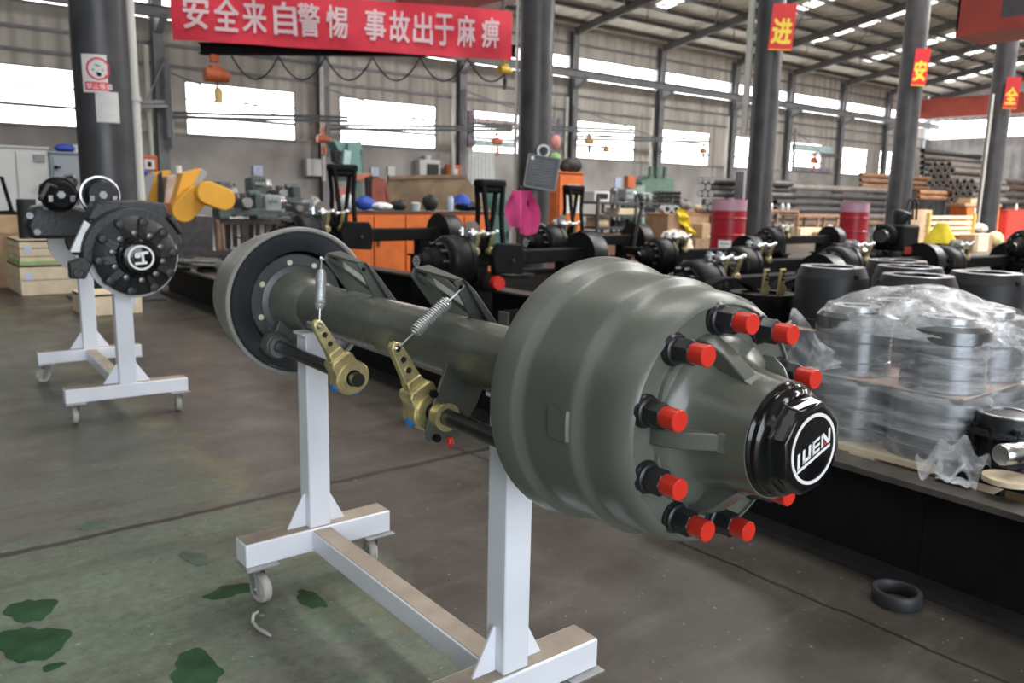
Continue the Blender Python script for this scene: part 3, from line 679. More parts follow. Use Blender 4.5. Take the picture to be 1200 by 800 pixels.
# ================================================================== SECOND AXLE (disc brakes) on the stand at the left
AY2 = R(3.4); av2 = V((math.sin(AY2), math.cos(AY2), 0)); rv2 = V((av2.y, -av2.x, 0))
mt2 = M((rv2, av2, V((0, 0, 1)))).transposed().to_4x4(); mt2.translation = V((1.137, 4.30, .893))
A2 = thing('disc_brake_axle', 'black disc brake axle with white emblem on its hub cap, on the farther stand', 'axle', mtx=mt2)
m_ = MB(); m_.cyl((0, .25, 0), (0, 1.45, 0), .072, n=28); obj('axle_tube', m_, BLACKP, A2)
def disc_side(s, d):
    m_ = MB(); m_.lathe([(.13, .12), (.13, .216), (.142, .216), (.142, .20), (.155, .20), (.155, .216), (.167, .216), (.167, .12)], (0, s, 0), (0, d, 0), 64, close=True); obj('brake_disc', m_, mat('disc_steel', (.40, .40, .40), .48, .8, .1, 8), A2)
    m_ = MB(); m_.lathe([(.02, .09), (.035, .12), (.05, .175), (.07, .196), (.10, .19), (.13, .12), (.20, .11), (.20, .07)], (0, s, 0), (0, d, 0), 48)
    hb = obj('wheel_hub', m_, BLACKCAST, A2)
    for k in range(10):
        a = 2*PI*k/10+.1; c = V((.172*math.cos(a), s+d*.045, .172*math.sin(a)))
        m_ = MB(); m_.lathe([(-.028, .012), (-.026, .020), (-.005, .024), (.05, .030), (.05, 0)], c, (0, d, 0), 14); obj('hub_lug', m_, BLACKCAST, hb)
        a += .31; c = V((.117*math.cos(a), s+d*.03, .117*math.sin(a)))
        m_ = MB(); m_.lathe([(-.018, .012), (-.016, .016), (.02, .016), (.02, 0)], c, (0, d, 0), 6); obj('hub_bolt', m_, STEELD, hb)
        m_ = MB(); e_ = V((math.cos(a-.31), 0, math.sin(a-.31))); m_.bar(e_*.09+V((0, s+d*.016, 0)), e_*.160+V((0, s+d*.035, 0)), .020, .034); obj('hub_rib', m_, BLACKCAST, hb)
    m_ = MB(); m_.lathe([(.03, .104), (.02, .106), (-.0, .102), (-.012, .096), (-.016, .086), (-.045, .080), (-.049, .072), (-.049, 0)], (0, s, 0), (0, d, 0), 40); return obj('hub_cap', m_, BLACKG, A2)
cp2 = disc_side(0, 1); disc_side(1.72, -1)
m_ = MB(); m_.ring((0, -.0495, 0), (0, -1, 0), .051, .0605, .0006, 48); obj('emblem_ring', m_, WHITEPRINT, cp2)
m_ = MB(); z_ = (0, -.0006, 0); bx2, by2 = V((.995, 0, .08))*1.35, V((-.08, 0, .995))*1.35
for po in ([(-.024, -.024), (.018, -.024), (.018, -.015), (-.024, -.015)], [(-.010, .012), (.026, .012), (.026, .021), (-.010, .021)], [(.001, -.015), (.010, -.015), (.010, .012), (.001, .012)],
           [(-.022, .006), (-.016, .000), (-.006, .000), (-.001, .006), (-.001, .016), (-.008, .021), (-.018, .019)]):
    m_.prism(po, (0, -.0502, 0), bx2, by2, z_)
obj('emblem', m_, WHITEPRINT, cp2)
# dust shield arc and caliper round the near disc
m_ = MB(); n = 26
for i in range(n+1):
    a = R(15 + 175*i/n)
    for r_, s_ in ((.190, .085), (.232, .085), (.240, .10), (.240, .19), (.19, .19)): m_.v.append((r_*math.cos(a), s_, r_*math.sin(a)))
m_.f += [(5*i+j, 5*i+j+1, 5*i+j+6, 5*i+j+5) for i in range(n) for j in range(4)] + [(5*i+4, 5*i, 5*i+5, 5*i+9) for i in range(n)] + [(4, 3, 2, 1, 0), tuple(5*n+j for j in range(5))]
obj('caliper_bridge', m_, BLACKCAST, A2)
m_ = MB(); m_.prism([(-.30, -.10), (-.235, -.105), (-.20, -.03), (-.235, .0), (-.30, -.02)], (0, .05, 0), (1, 0, 0), (0, 0, 1), (0, .07, 0)); m_.cyl((-.265, .04, -.075), (-.265, .16, -.075), .026, n=14); obj('caliper_bracket', m_, BLACKCAST, A2, bevel=.006)
m_ = MB(); m_.prism([(.17, .185), (.225, .10), (.240, .11), (.19, .205)], (0, .09, 0), (1, 0, 0), (0, 0, 1), (0, .10, 0)); obj('caliper_bracket', m_, BLACKCAST, A2, bevel=.006)
m_ = MB(); m_.prism([(-.285, .02), (-.235, .02), (-.18, .15), (-.21, .175)], (0, .13, 0), (1, 0, 0), (0, 0, 1), (0, .03, 0)); obj('brake_pad_plate', m_, SILVERP, A2, bevel=.003)
m_ = MB(); m_.prism([(-.20, .17), (.20, .17), (.18, .26), (.05, .275), (-.15, .265)], (0, .17, 0), (1, 0, 0), (0, 0, 1), (0, .16, 0)); obj('caliper_body', m_, BLACKCAST, A2, bevel=.015)
# brake chambers above the caliper
def chamber(c, r_, L_, rimm, face, nm='brake_chamber'):
    m_ = MB(); m_.lathe([(0, .03), (0, r_*.75), (.02, r_*.93), (L_*.45, r_), (L_*.45, r_*1.08), (L_*.55, r_*1.08), (L_*.55, r_), (L_-.02, r_*.9), (L_, r_*.6), (L_, 0)], c, (0, 1, 0), 32)
    b = obj(nm, m_, face, A2)
    m_ = MB(); m_.ring(V(c)+V((0, L_*.40, 0)), (0, 1, 0), r_, r_*1.10, L_*.10, 32); obj('clamp_ring', m_, rimm, b)
    m_ = MB(); m_.lathe([(0, .022), (-.012, .020), (-.012, 0)], c, (0, 1, 0), 6); obj('chamber_nut', m_, mat('dull_zinc', (.36, .36, .36), .55, .4, .1, 30), b)
    for sg in (-1, 1):
        m_ = MB(); m_.box(V(c)+V((sg*r_*.6, -.006, -r_*.25)), (.026, .012, .038)); obj('mounting_foot', m_, STEELD, b, bevel=.004)
    return b
chamber((-.085, .34, .295), .088, .20, mat('clamp_steel', (.45, .45, .46), .3, .9, .3, 30), BLACKP); chamber((-.24, .62, .29), .085, .22, BLACKM, BLACKM)
m_ = MB(); m_.prism([(-.36, .04), (-.06, .04), (-.05, .20), (-.19, .24), (-.33, .22), (-.38, .12)], (0, .95, 0), (1, 0, 0), (0, 0, 1), (0, .30, 0)); obj('caliper_body', m_, BLACKCAST, A2, bevel=.02)
for p in ((-.36, .17), (-.33, .08), (-.28, .22)):
    m_ = MB(); m_.cyl((p[0], .935, p[1]), (p[0], .97, p[1]), .018, n=10); obj('caliper_bolt', m_, STEELD, A2)
m_ = MB(); m_.tube([(-.36, .42, .27), (-.30, .6, .34), (-.15, .7, .30), (-.05, .75, .1)], .012, 8); obj('brake_hose', m_, TIRE, A2)

# ================================================================== STEEL RAILS on the floor
def rail(label, x0, y0, y1, skew=0, h=.356, w_=.30):
    t = thing('steel_rail', label, 'rail', (x0, y0, 0), 0, 'black rails under the axles'); L_ = y1-y0; p = lambda s: (skew*s/L_, s)
    m_ = MB(); a, b = p(0), p(L_)
    m_.bar((a[0]+w_/2, a[1], h-.010), (b[0]+w_/2, b[1], h-.010), w_, .02); obj('top_flange', m_, STEELTOP, t)
    m_ = MB(); m_.bar((a[0]+w_/2+.02, a[1], .012), (b[0]+w_/2+.02, b[1], .012), w_+.06, .022); obj('bottom_flange', m_, mat('rail_foot', (.022, .021, .021), .6, .1, .3, 6, .1, 40), t)
    m_ = MB(); m_.bar((a[0]+w_*.85, a[1], h/2), (b[0]+w_*.85, b[1], h/2), .014, h-.04); obj('web', m_, BLACKM, t)
    for k in range(int(L_/1.2)):
        m_ = MB(); s = .5+k*1.2; q = p(s); m_.box((q[0]+w_*.9, s, h/2), (.03, .012, h-.044)); obj('stiffener', m_, BLACKM, t)
    return t
DECK = mat('deck_black', (.006, .0056, .0052), .9, 0, .4, 3, spec=.04)
STEELTOP = mat('rail_top_steel', (.085, .075, .066), .5, .3, .3, 6, .15, 40)
rail('long black steel rail lying nearest the big axle, worn along its top edge', 2.50, -.6, 10.2, .42, w_=.115)
rail('second black steel rail under the tower axles, behind the nearest one', 4.62, 2.2, 10.6, .2, w_=.2)

t = thing('dark_floor_platform', 'added black platform darkening the floor under the dark axles behind the big drum', 'platform', (7.72, 4.7, 0))  # added near-black deck, darkens the pale floor between the axles
for k in range(7):
    m_ = MB(); m_.box((-2.3+.765*k, 0, .29), (.755, 6.6, .02)); obj('deck_plate', m_, DECK, t)
for k in range(5):
    m_ = MB(); m_.box((0, -3.1+1.55*k, .14), (5.3, .12, .28)); obj('bearer', m_, BLACKM, t)

# ring lying on the floor
p = onZ(1050, 705)
m_ = MB(); m_.lathe([(0, .060), (0, .070), (.004, .073), (.040, .073), (.044, .070), (.044, .060), (.040, .057), (.004, .057)], (0, 0, 0), (0, 0, 1), 48, close=True)
tag(obj('iron_ring', m_, STEELD2 if 0 else mat('iron_ring', (.035, .036, .042), .55, .2, .2, 12), loc=(p.x, p.y, 0)), 'dark iron ring lying flat on the concrete beside the black rail', 'ring')

# dark wet stains on the painted floor
STAIN = mat('wet_stain', (.020, .060, .026), .16, 0, .35, 9, 0)
STAIN2 = mat('dried_stain', (.055, .085, .062), .3, 0, .3, 9)
def stain(px, py, hw, hh, a, label, m__=None, seed=0, z=.0015):
    """irregular patch; half sizes measured across and along the view, then laid on the floor"""
    p = onZ(px, py); rr = random.Random(seed+px); k = 44; ph = [rr.random()*7 for _ in range(5)]; top = []
    for i in range(k):
        t = 2*PI*i/k; q = 1+.14*math.sin(2*t+ph[0])+.11*math.sin(3*t+ph[1])+.07*math.sin(5*t+ph[2])+.05*math.sin(9*t+ph[3])
        x, y = hw*q*math.cos(t), hh*q*math.sin(t); g = onZ(px+x*math.cos(a)-y*math.sin(a), py-x*math.sin(a)-y*math.cos(a)); top.append((g.x-p.x, g.y-p.y))
    m_ = MB(); m_.prism(top, (0, 0, 0), (1, 0, 0), (0, 1, 0), (0, 0, z)); o = obj('floor_stain', m_, m__ or STAIN, loc=(p.x, p.y, 0), smooth=False)
    return tag(o, label, 'stain', 'wet stains on the green floor')
stain(36, 715, 27, 14, R(14), 'upper dark green wet stain at the left, small and round')
stain(36, 754, 40, 22, R(10), 'largest dark green wet stain, below the small round one at the left')
stain(62, 781, 13, 4, R(12), 'smallest green smear, under the largest stain at the left')
stain(272, 692, 30, 7, R(10), 'long thin dark green stain reaching to the wheeled stand\'s rear castor')
stain(364, 702, 19, 8, R(-28), 'narrow dark stain on the floor right of the rear castor')
stain(228, 654, 17, 7, R(-22), 'faint grey green stain above the long thin one', STAIN2)
stain(110, 615, 18, 5, R(5), 'faint smudge just beyond the long floor joint', STAIN2)
stain(230, 785, 32, 20, R(-10), 'shiny puddle at the bottom edge, reflecting the windows')

# ================================================================== BRAKE DRUM STACKS
def upright_drum(name, label, group, loc, r=.21, h=.36, m=None):
    t = thing(name, label, 'brake drum', loc, 0, group)
    m_ = MB(); m_.lathe([(0, r*.98), (.004, r), (.055, r), (.058, r*.985), (.075, r*.985), (h-.062, r*.985), (h-.056, r*.975), (h-.012, r*.885), (h-.002, r*.87), (h-.002, r*.80), (h-.02, r*.79), (h-.02, r*.55), (h-.035, r*.55), (h-.035, r*.78), (.0, r*.90)], (0, 0, 0), (0, 0, 1), 56, close=True)
    obj('drum_body', m_, m or BLACKM, t)
    m_ = MB(); m_.ring((0, 0, h-.004), (0, 0, 1), r*.60, r*.865, .005, 48); obj('machined_rim', m_, STEEL, t, label='bright machined rim')
    for a in (R(-110), R(-35), R(40), R(120)):
        m_ = MB(); e_ = V((math.cos(a), math.sin(a), 0)); m_.prism([(-.014, 0), (.014, 0), (.009, .026), (-.009, .026)], e_*(r*.91)+V((0, 0, h-.06)), (-e_.y, e_.x, 0), (0, 0, 1), e_*.018); obj('wear_notch', m_, BLACKP, t)
    return t
DR = mat('drum_charcoal', (.022, .023, .026), .50, .1, .15, 8, .06, 60, spec=.4)
STK = [(976, 312, 4.95, 'taller black brake drum standing left of the wrapped stack', 2), (1076, 322, 4.55, 'black brake drum directly behind the top of the plastic wrapping', 2), (1066, 312, 5.05, 'middle black brake drum behind the wrapping, second of three rims', 2),
       (1052, 305, 5.6, 'rearmost of the three overlapping drum rims behind the wrapping', 2), (1157, 319, 4.75, 'black brake drum at the right, behind the wrapping', 2)]
for px, py, d, lab, n in STK:
    q = at(px, py, d); zt = q.z
    upright_drum('brake_drum', lab, 'upright black brake drums', (q.x, q.y, zt-.36), m=DR)
    upright_drum('brake_drum', 'lower ' + lab.replace('black brake drum ', 'drum ').replace('taller ', '') + ', beneath another' if len(lab.split()) < 12 else 'lower drum under the ' + ' '.join(lab.split()[:9]), 'upright black brake drums', (q.x, q.y, zt-.36-.368), m=DR)
    m_ = MB(); m_.box((0, 0, .0035), (.47, .47, .007)); tag(obj('cardboard_sheet', m_, CARD, loc=(q.x, q.y, zt-.3675), rotz=R(20)), 'cardboard slip sheet under the ' + ' '.join(lab.split()[:9]), 'cardboard')
    hp = zt-.36-.368
    tp = thing('wooden_pallet', 'wooden pallet under the ' + ' '.join(lab.split()[:9]), 'pallet', (q.x, q.y, 0), R(0))
    for k in range(4):
        m_ = MB(); m_.box((-.2+.133*k, 0, hp-.012), (.10, .5, .022)); obj('plank', m_, WOODD, tp)
    for k in (-1, 1):
        m_ = MB(); m_.box((0, k*.2, (hp-.024)/2), (.5, .09, hp-.024)); obj('block', m_, WOODD, tp)

# ================================================================== STACK WRAPPED IN FILM
base = V((3.07, 1.37, .375)); YS0 = R(-2)
DX = .165
MACH = mat('machined_drum', (.30, .31, .34), .26, .9, .2, 3, .04, 50)
LOC = [(-DX, -DX, 'front left'), (DX, -DX, 'front right'), (-DX, DX, 'rear left'), (DX, DX, 'rear right')]
tp = thing('wooden_pallet', 'pale wooden pallet under the plastic wrapped stack', 'pallet', (base.x, base.y, base.z-.13))
for k in range(6):
    m_ = MB(); m_.box((-.30+.12*k, 0, .12), (.10, .72, .02)); obj('plank', m_, WOOD, tp)
for k in (-1, 0, 1):
    m_ = MB(); m_.box((0, k*.30, .06), (.70, .09, .10)); obj('bearer', m_, WOOD, tp)
for k in (-1, 1):
    m_ = MB(); m_.box((k*.28, 0, 0), (.10, .7, base.z-.13-.012)); tag(obj('timber_block', m_, WOODD, loc=(base.x, base.y, (base.z-.13-.012)/2)), 'squared timber under the %s side of the wrapped stack\'s pallet' % ('left' if k < 0 else 'right'), 'timber')
for x, y, nm in LOC:
    for tier, tz, tr in ((0, .0, .161), (1, .235, .136)):
        t = thing('wrapped_drum', '%s bright machined drum in the %s tier inside the wrapping film' % (nm, ('lower', 'upper')[tier]), 'brake drum', (base.x+x, base.y+y, base.z+tz+.001), 0, 'machined drums in the film')
        m_ = MB(); m_.lathe([(0, tr*.7), (0, tr), (.045, tr), (.049, tr*.975), (.16, tr*.97), (.164, tr), (.205, tr), (.222, tr*.9), (.222, tr*.6)], (0, 0, 0), (0, 0, 1), 40); obj('drum_body', m_, MACH, t)
        m_ = MB(); m_.ring((0, 0, .225), (0, 0, 1), tr*.35, tr*.62, .018, 32); obj('hub_face', m_, STEEL, t)
        m_ = MB(); m_.lathe([(.10, tr*.972), (.125, tr*.972)], (0, 0, 0), (0, 0, 1), 40); obj('dark_band', m_, STEELD, t)
m_ = MB(); m_.prism([(-.29, -.29), (.16, -.30), (.30, -.16), (.29, .29), (-.29, .29)], (0, 0, 0), (1, 0, 0), (0, 1, 0), (0, 0, .006)); tag(obj('cardboard_sheet', m_, mat('card_pink', (.58, .42, .34), .8), loc=(base.x+.0, base.y-.0, base.z+.2265), rotz=R(0)), 'pinkish cardboard sheet between the two tiers of wrapped drums', 'cardboard')

def film(name, a0, a1, streak, tint=(.80, .82, .85), sc=7, stretch=(1, 1, 5)):
    m = bpy.data.materials.new(name); m.use_nodes = True; nt = m.node_tree; N = nt.nodes; L = nt.links
    b = N['Principled BSDF']; b.inputs['Base Color'].default_value = (*tint, 1); b.inputs['Roughness'].default_value = .16; b.inputs['Specular IOR Level'].default_value = .6
    tc = N.new('ShaderNodeTexCoord'); mp = N.new('ShaderNodeMapping'); mp.inputs['Scale'].default_value = stretch; L.new(tc.outputs['Object'], mp.inputs[0])
    n = N.new('ShaderNodeTexNoise'); n.inputs['Scale'].default_value = sc; n.inputs['Detail'].default_value = 7; n.inputs['Roughness'].default_value = .62; n.inputs['Distortion'].default_value = .7; L.new(mp.outputs[0], n.inputs['Vector'])
    mr = N.new('ShaderNodeMapRange'); L.new(n.outputs['Fac'], mr.inputs[0]); mr.inputs[1].default_value = .42; mr.inputs[2].default_value = .70; mr.inputs[3].default_value = a0; mr.inputs[4].default_value = a1
    L.new(mr.outputs[0], b.inputs['Alpha'])
    bp = N.new('ShaderNodeBump'); bp.inputs['Strength'].default_value = streak; bp.inputs['Distance'].default_value = .02; L.new(n.outputs['Fac'], bp.inputs['Height']); L.new(bp.outputs[0], b.inputs['Normal'])
    return m
FILM = film('stretch_film', .10, .48, .5, sc=4, stretch=(1, 1, 7)); FILM2 = film('loose_film', .10, .62, .5, sc=6, stretch=(1, 1, 1))
def wrap(t):                       # horizontal section radius of the bundle in direction t (rounded square through four circles)
    best = 0
    for x, y, _ in LOC:
        b_ = x*math.cos(t)+y*math.sin(t); dd = (.167)**2 - (x*x+y*y-b_*b_)
        if dd > 0: best = max(best, b_+math.sqrt(dd))
    # straight film spans between neighbouring drums
    h_ = (DX+.167); best = max(best, min(h_/max(abs(math.cos(t)), 1e-3), h_/max(abs(math.sin(t)), 1e-3), best+1 if 0 else 9) if max(abs(math.cos(t)), abs(math.sin(t)))*1 > .89 else best)
    return best+.004
prof = [(-.02, 1.0), (.0, 1.0), (.06, 1.005), (.13, .995), (.20, 1.0), (.225, 1.0), (.25, .96), (.32, .925), (.40, .905), (.43, .885), (.445, .84), (.455, .76)]
m_ = MB(); NU = 96; rr = random.Random(3)
ph = [rr.random()*6 for _ in range(12)]
for z, k in prof:
    for i in range(NU):
        t = 2*PI*i/NU; q = wrap(t)*k + .004*math.sin(9*t+ph[0]+z*30) + .003*math.sin(23*t+ph[1]+z*11)
        m_.v.append((q*math.cos(t), q*math.sin(t), z))
for j in range(len(prof)-1):
    for i in range(NU): m_.f.append((j*NU+i, j*NU+(i+1) % NU, (j+1)*NU+(i+1) % NU, (j+1)*NU+i))
fw_ = thing('plastic_wrapping', 'clear stretch film wrapped round the stack of machined drums, bunched loose on top', 'wrapping', tuple(base))
obj('stretch_film', m_, FILM, fw_)
# loose crown of film, bunched into a hump that slides down towards the right
def crown(u, v):
    t = 2*PI*u; q = wrap(t)*v*.91; x, y = q*math.cos(t), q*math.sin(t)
    top = .470 + .095*max(0, 1-v**1.4) - .06*max(0, v-.9)/.1
    wr = .011*math.sin(15*x+6*y+ph[2]) + .009*math.sin(23*y-9*x+ph[3]) + .006*math.sin(41*x+23*y+ph[4]) + .004*math.sin(60*x-40*y)
    return (x, y, top+wr*(.3+.7*v))
m_ = MB(); m_.grid(crown, 96, 30); obj('loose_film', m_, FILM2, fw_)
# the flap that slides off the top towards the right of the viewer
fa, fb = V((.63, -.77, 0)), V((-.77, -.63, 0))       # along the flap, towards the viewer
def lobe(u, v):
    p = fa*(.02+.52*u) + fb*(.30-.52*v+.10*u)
    z = .52 - .07*u - .16*u*u - (.20+.10*u)*max(0, .55-v)**1.2*(.35+u) + .010*math.sin(20*u+9*v)+.008*math.sin(31*v+12*u)+.005*math.sin(58*u-31*v)
    return (p.x, p.y, z)
m_ = MB(); m_.grid(lobe, 44, 36); obj('film_flap', m_, FILM2, fw_)
def peak(u, v):                     # a stiff tail of film standing up on the left
    bot = at(910+80*u, 436-4*u, 2.97); k_ = max(0, 1-abs(u-.26)/.26) if u < .26 else max(0, 1-(u-.26)/.74)**1.3
    tp = at(912+76*u, 424-64*k_-4*u, 2.99)
    p = bot+(tp-bot)*v-base
    return (p.x+.006*math.sin(23*u+7*v), p.y+.010*math.sin(17*u-9*v), p.z)
m_ = MB(); m_.grid(peak, 28, 16); obj('film_tail', m_, FILM2, fw_)
def crumple(px, py, d, w_, h_, label, seed, name='crumpled_film', m__=None):
    c = onZ(px, py, d); rr = random.Random(seed); p4 = [rr.random()*6 for _ in range(6)]
    m_ = MB(); m_.grid(lambda u, v: ((u-.5)*w_, (v-.5)*w_*.8, h_*(.55*math.sin(u*PI)*math.sin(v*PI)+.22*math.sin(9*u+5*v+p4[0])+.18*math.sin(13*v-7*u+p4[1])+.1*math.sin(23*u+17*v+p4[2]))), 26, 26)
    return tag(obj(name, m_, m__ or FILM2, loc=tuple(c)), label, 'plastic film')
crumple(1118, 546, .405, .20, .11, 'crumpled clear film lying at the foot of the wrapped stack', 4)
crumple(1124, 560, .366, .13, .012, 'folded white plastic sheet on the rail below the crumpled film', 5, m__=mat('white_plastic', (.48, .50, .53), .3))

# hub casting, shaft and wooden disc on a low trestle behind the rail, at the right edge
q0 = onZ(1172, 560, .40); ZB2 = .40
t = thing('hub_casting', 'black hub casting with bolted flange and bright top ring, at the right edge', 'hub', (q0.x+.17, q0.y+.06, ZB2+.001))
zt = .165
m_ = MB(); m_.lathe([(0, .06), (0, .07), (zt-.07, .075), (zt-.05, .092), (zt, .092), (zt, .07)], (0, 0, 0), (0, 0, 1), 36); obj('hub_body', m_, BLACKCAST, t)
m_ = MB(); m_.lathe([(zt-.062, .09), (zt-.062, .118), (zt-.045, .118), (zt-.045, .09)], (0, 0, 0), (0, 0, 1), 36, close=True); obj('flange', m_, BLACKCAST, t)
for k in range(10):
    a = 2*PI*k/10; m_ = MB(); m_.cyl((.108*math.cos(a), .108*math.sin(a), zt-.105), (.108*math.cos(a), .108*math.sin(a), zt-.03), .011, n=8); obj('bolt', m_, BLACKP, t)
m_ = MB(); m_.ring((0, 0, zt-.004), (0, 0, 1), .072, .088, .008, 36); obj('machined_ring', m_, STEEL, t)
c3 = onZ(1181, 561, ZB2+.01)
m_ = MB(); m_.lathe([(-.008, 0), (-.008, .070), (.008, .070), (.008, 0)], (0, 0, 0), (0, 0, 1), 28); tag(obj('wooden_disc', m_, mat('wood_slice', (.66, .54, .38), .7, 0, .15, 30), loc=(c3.x, c3.y, ZB2+.009)), 'pale wooden disc lying under the steel shaft', 'wood')
m_ = MB(); d_ = V((.9, -.35, .0)).normalized(); m_.lathe([(-.03, .0), (-.03, .030), (-.026, .033), (.03, .033), (.034, .031), (.04, .033), (.25, .033), (.25, 0)], (0, 0, 0), d_, 32)
tag(obj('steel_shaft', m_, STEEL, loc=(c3.x+.005, c3.y+.01, ZB2+.085)), 'bright turned steel shaft end at the right edge, below the hub casting', 'shaft')
t = thing('low_bench', 'low black steel trestle behind the rail, carrying the hub casting and shaft', 'trestle', (q0.x+.16, q0.y-.03, 0))
m_ = MB(); m_.box((.06, -.06, ZB2-.015), (.46, .56, .03)); obj('top', m_, BLACKM, t, bevel=.003)
for sx in (-.12, .25):
    for sy in (-.30, .18):
        m_ = MB(); m_.box((sx, sy, (ZB2-.03)/2), (.05, .05, ZB2-.03)); obj('leg', m_, BLACKM, t)

# ================================================================== INTERIOR COLUMNS, SIGNS
def column(px, d, D, label, band=True):
    c = at(px, 130, d); ht = roofz(c.y)-.3
    t = thing('column', label, 'column', (c.x, c.y, 0), 0, 'round steel columns of the hall')
    m_ = MB(); m_.cyl((0, 0, .02), (0, 0, ht), D/2, n=40); obj('shaft', m_, COLUMN, t)
    m_ = MB(); m_.box((0, 0, .012), (D*1.5, D*1.5, .024)); obj('base_plate', m_, COLUMN, t)
    return V((c.x, c.y, 0))
CY = 10.35
COLS = []
for px, wpx, lab in ((122, 61, 'stout dark column at the left carrying the no smoking notice'), (627, 39.5, 'dark column in the middle with a notice board hung on it'), (896, 31, 'dark column behind the nearer red barrel, with a red sign'),
                     (1064, 26.5, 'dark column behind the farther red barrel, with a red sign'), (1171, 23.5, 'rightmost dark column, above the orange locker, with a small sign')):
    d = F*.56/wpx; COLS.append((column(px, d, .56, lab), d, px))
def facing(c):                      # unit vectors: right, towards the viewer (level), for something hung on that column
    n = V((-c.x, -c.y, 0)).normalized(); return V((-n.y, n.x, 0)), n
def pipe(px0, py0, px1, py1, d, r_, label, name='conduit_pipe', m__=None, cat='pipe', d1=None):
    m_ = MB(); a, b = at(px0, py0, d), at(px1, py1, d1 or d); m_.cyl((0, 0, 0), b-a, r_, n=10)
    k = (b-a)*.5; m_.cyl(k-V((0, 0, .03)), k+V((0, 0, .03)), r_*1.35, n=10)
    return tag(obj(name, m_, m__ or CONDUIT, loc=tuple(a)), label, cat)
def vpipe(px, py, d, z0, z1, r_, label, m__=None, name='conduit_pipe'):
    c = at(px, py, d); m_ = MB(); m_.cyl((0, 0, 0), (0, 0, z1-z0), r_, n=12)
    z = .6
    while z < z1-z0: m_.cyl((0, 0, z), (0, 0, z+.05), r_*1.3, n=12); z += 1.5
    return tag(obj(name, m_, m__ or CONDUIT, loc=(c.x, c.y, z0)), label, 'pipe')
c0, d0, _ = COLS[0]; vpipe(157.5, 100, d0+.05, .05, 7.5, .045, 'pale conduit running up the right side of the stout left column')
c1, d1, _ = COLS[1]; vpipe(605, 120, d1+.05, .05, 9.0, .028, 'thin white conduit on the left side of the middle column')
c2, d2, _ = COLS[2]; vpipe(875.5, 100, d2+.1, 2.6, 11.0, .075, 'broad pale conduit standing left of the column with the first red sign')
c4, d4, _ = COLS[4]; vpipe(1153.5, 200, d4-.2, .0, 4.2, .03, 'thin pale pipe up the left side of the rightmost column')
def plate(name, label, cat, c, r, n, off, z, w_, h, m__, ang=0, t=.012, curve=0):
    """flat board hung at height z on column c; local x = right, y = up, z = outwards"""
    o = V(c)+n*off+V((0, 0, z)); mt = M((r, V((0, 0, 1)), n)).transposed().to_4x4(); mt.translation = o
    if ang: mt = mt @ M.Rotation(ang, 4, 'Z')
    th_ = thing(name, label, cat, mtx=mt); m_ = MB()
    if curve:
        N_ = 10; 
        for i in range(N_+1):
            a = (i/N_-.5)*w_/curve
            for rr_ in (curve, curve+t):
                for y in (-h/2, h/2): m_.v.append((rr_*math.sin(a), y, rr_*math.cos(a)-curve))
        for i in range(N_):
            k = 4*i; m_.f += [(k+2, k+6, k+7, k+3), (k, k+1, k+5, k+4), (k+1, k+3, k+7, k+5), (k, k+4, k+6, k+2)]
        m_.f += [(0, 2, 3, 1), (4*N_, 4*N_+1, 4*N_+3, 4*N_+2)]
    else: m_.box((0, 0, 0), (w_, h, t))
    obj('board', m_, m__, th_, bevel=0 if curve else .002); return th_
# no smoking notice on the stout column
r_, n_ = facing(c0); zz = lambda py, px=117: at(px, py, d0-.28).z
CR = .283
def bend(p): a = p.x/CR; return V(((CR+p.z)*math.sin(a), p.y, (CR+p.z)*math.cos(a)-CR))
px_m = (d0-.28)/F
sg = plate('no_smoking_sign', 'white no smoking notice with red ring, pasted on the stout left column', 'sign', c0 + r_*(-.03), r_, n_, .283, zz(87), 35*px_m, 43*px_m, PAPER, t=.004, curve=CR)
def bended(mb): mb.v = [tuple(bend(V(p))) for p in mb.v]; return mb
k_ = px_m
m_ = MB()
NN = 48
for i in range(NN):
    a0_, a1_ = 2*PI*i/NN, 2*PI*(i+1)/NN
    m_.add([(12.8*k_*math.cos(a), 5.3*k_+12.8*k_*math.sin(a), .006) for a in (a0_, a1_)] + [(10.6*k_*math.cos(a), 5.3*k_+10.6*k_*math.sin(a), .006) for a in (a1_, a0_)], [(0, 1, 2, 3)])
m_.add([(-8.6*k_, (5.3+7.2)*k_, .0065), (-7.2*k_, (5.3+8.6)*k_, .0065), (8.6*k_, (5.3-7.2)*k_, .0065), (7.2*k_, (5.3-8.6)*k_, .0065)], [(0, 3, 2, 1)])
obj('red_ring', bended(m_), REDPRINT, sg, smooth=False)
m_ = MB(); m_.add([(-6*k_, 3.2*k_, .0055), (5*k_, 3.2*k_, .0055), (5*k_, 5.2*k_, .0055), (-6*k_, 5.2*k_, .0055)], [(0, 1, 2, 3)]); m_.add([(-1*k_, -3*k_, .0055), (2.5*k_, -3*k_, .0055), (3*k_, 1*k_, .0055), (-3*k_, 2*k_, .0055)], [(0, 1, 2, 3)]); m_.add([(-3*k_, 9*k_, .0055), (2*k_, 8*k_, .0055), (2*k_, 9*k_, .0055), (-3*k_, 10.4*k_, .0055)], [(0, 1, 2, 3)])
obj('cigarette', bended(m_), BLACKM, sg, smooth=False)
m_ = MB(); m_.grid(lambda u, v: ((-15+30*u)*k_, (-19+9.6*v)*k_, .0055), 8, 1); obj('red_strip', bended(m_), REDPRINT, sg, smooth=False)
m_ = MB(); lettering(m_, '禁止吸烟', (0, -14.2*k_, .0075), (1, 0, 0), (0, 1, 0), 27*k_, 6.5*k_); obj('sign_lettering', bended(m_), WHITEPRINT, sg, smooth=False)
sg = plate('paper_notice', 'blank white sheet pasted just below the no smoking notice', 'paper', c0 + r_*.035, r_, n_, .289, zz(125), 25*k_, 35*k_, PAPER, t=.003, curve=CR)
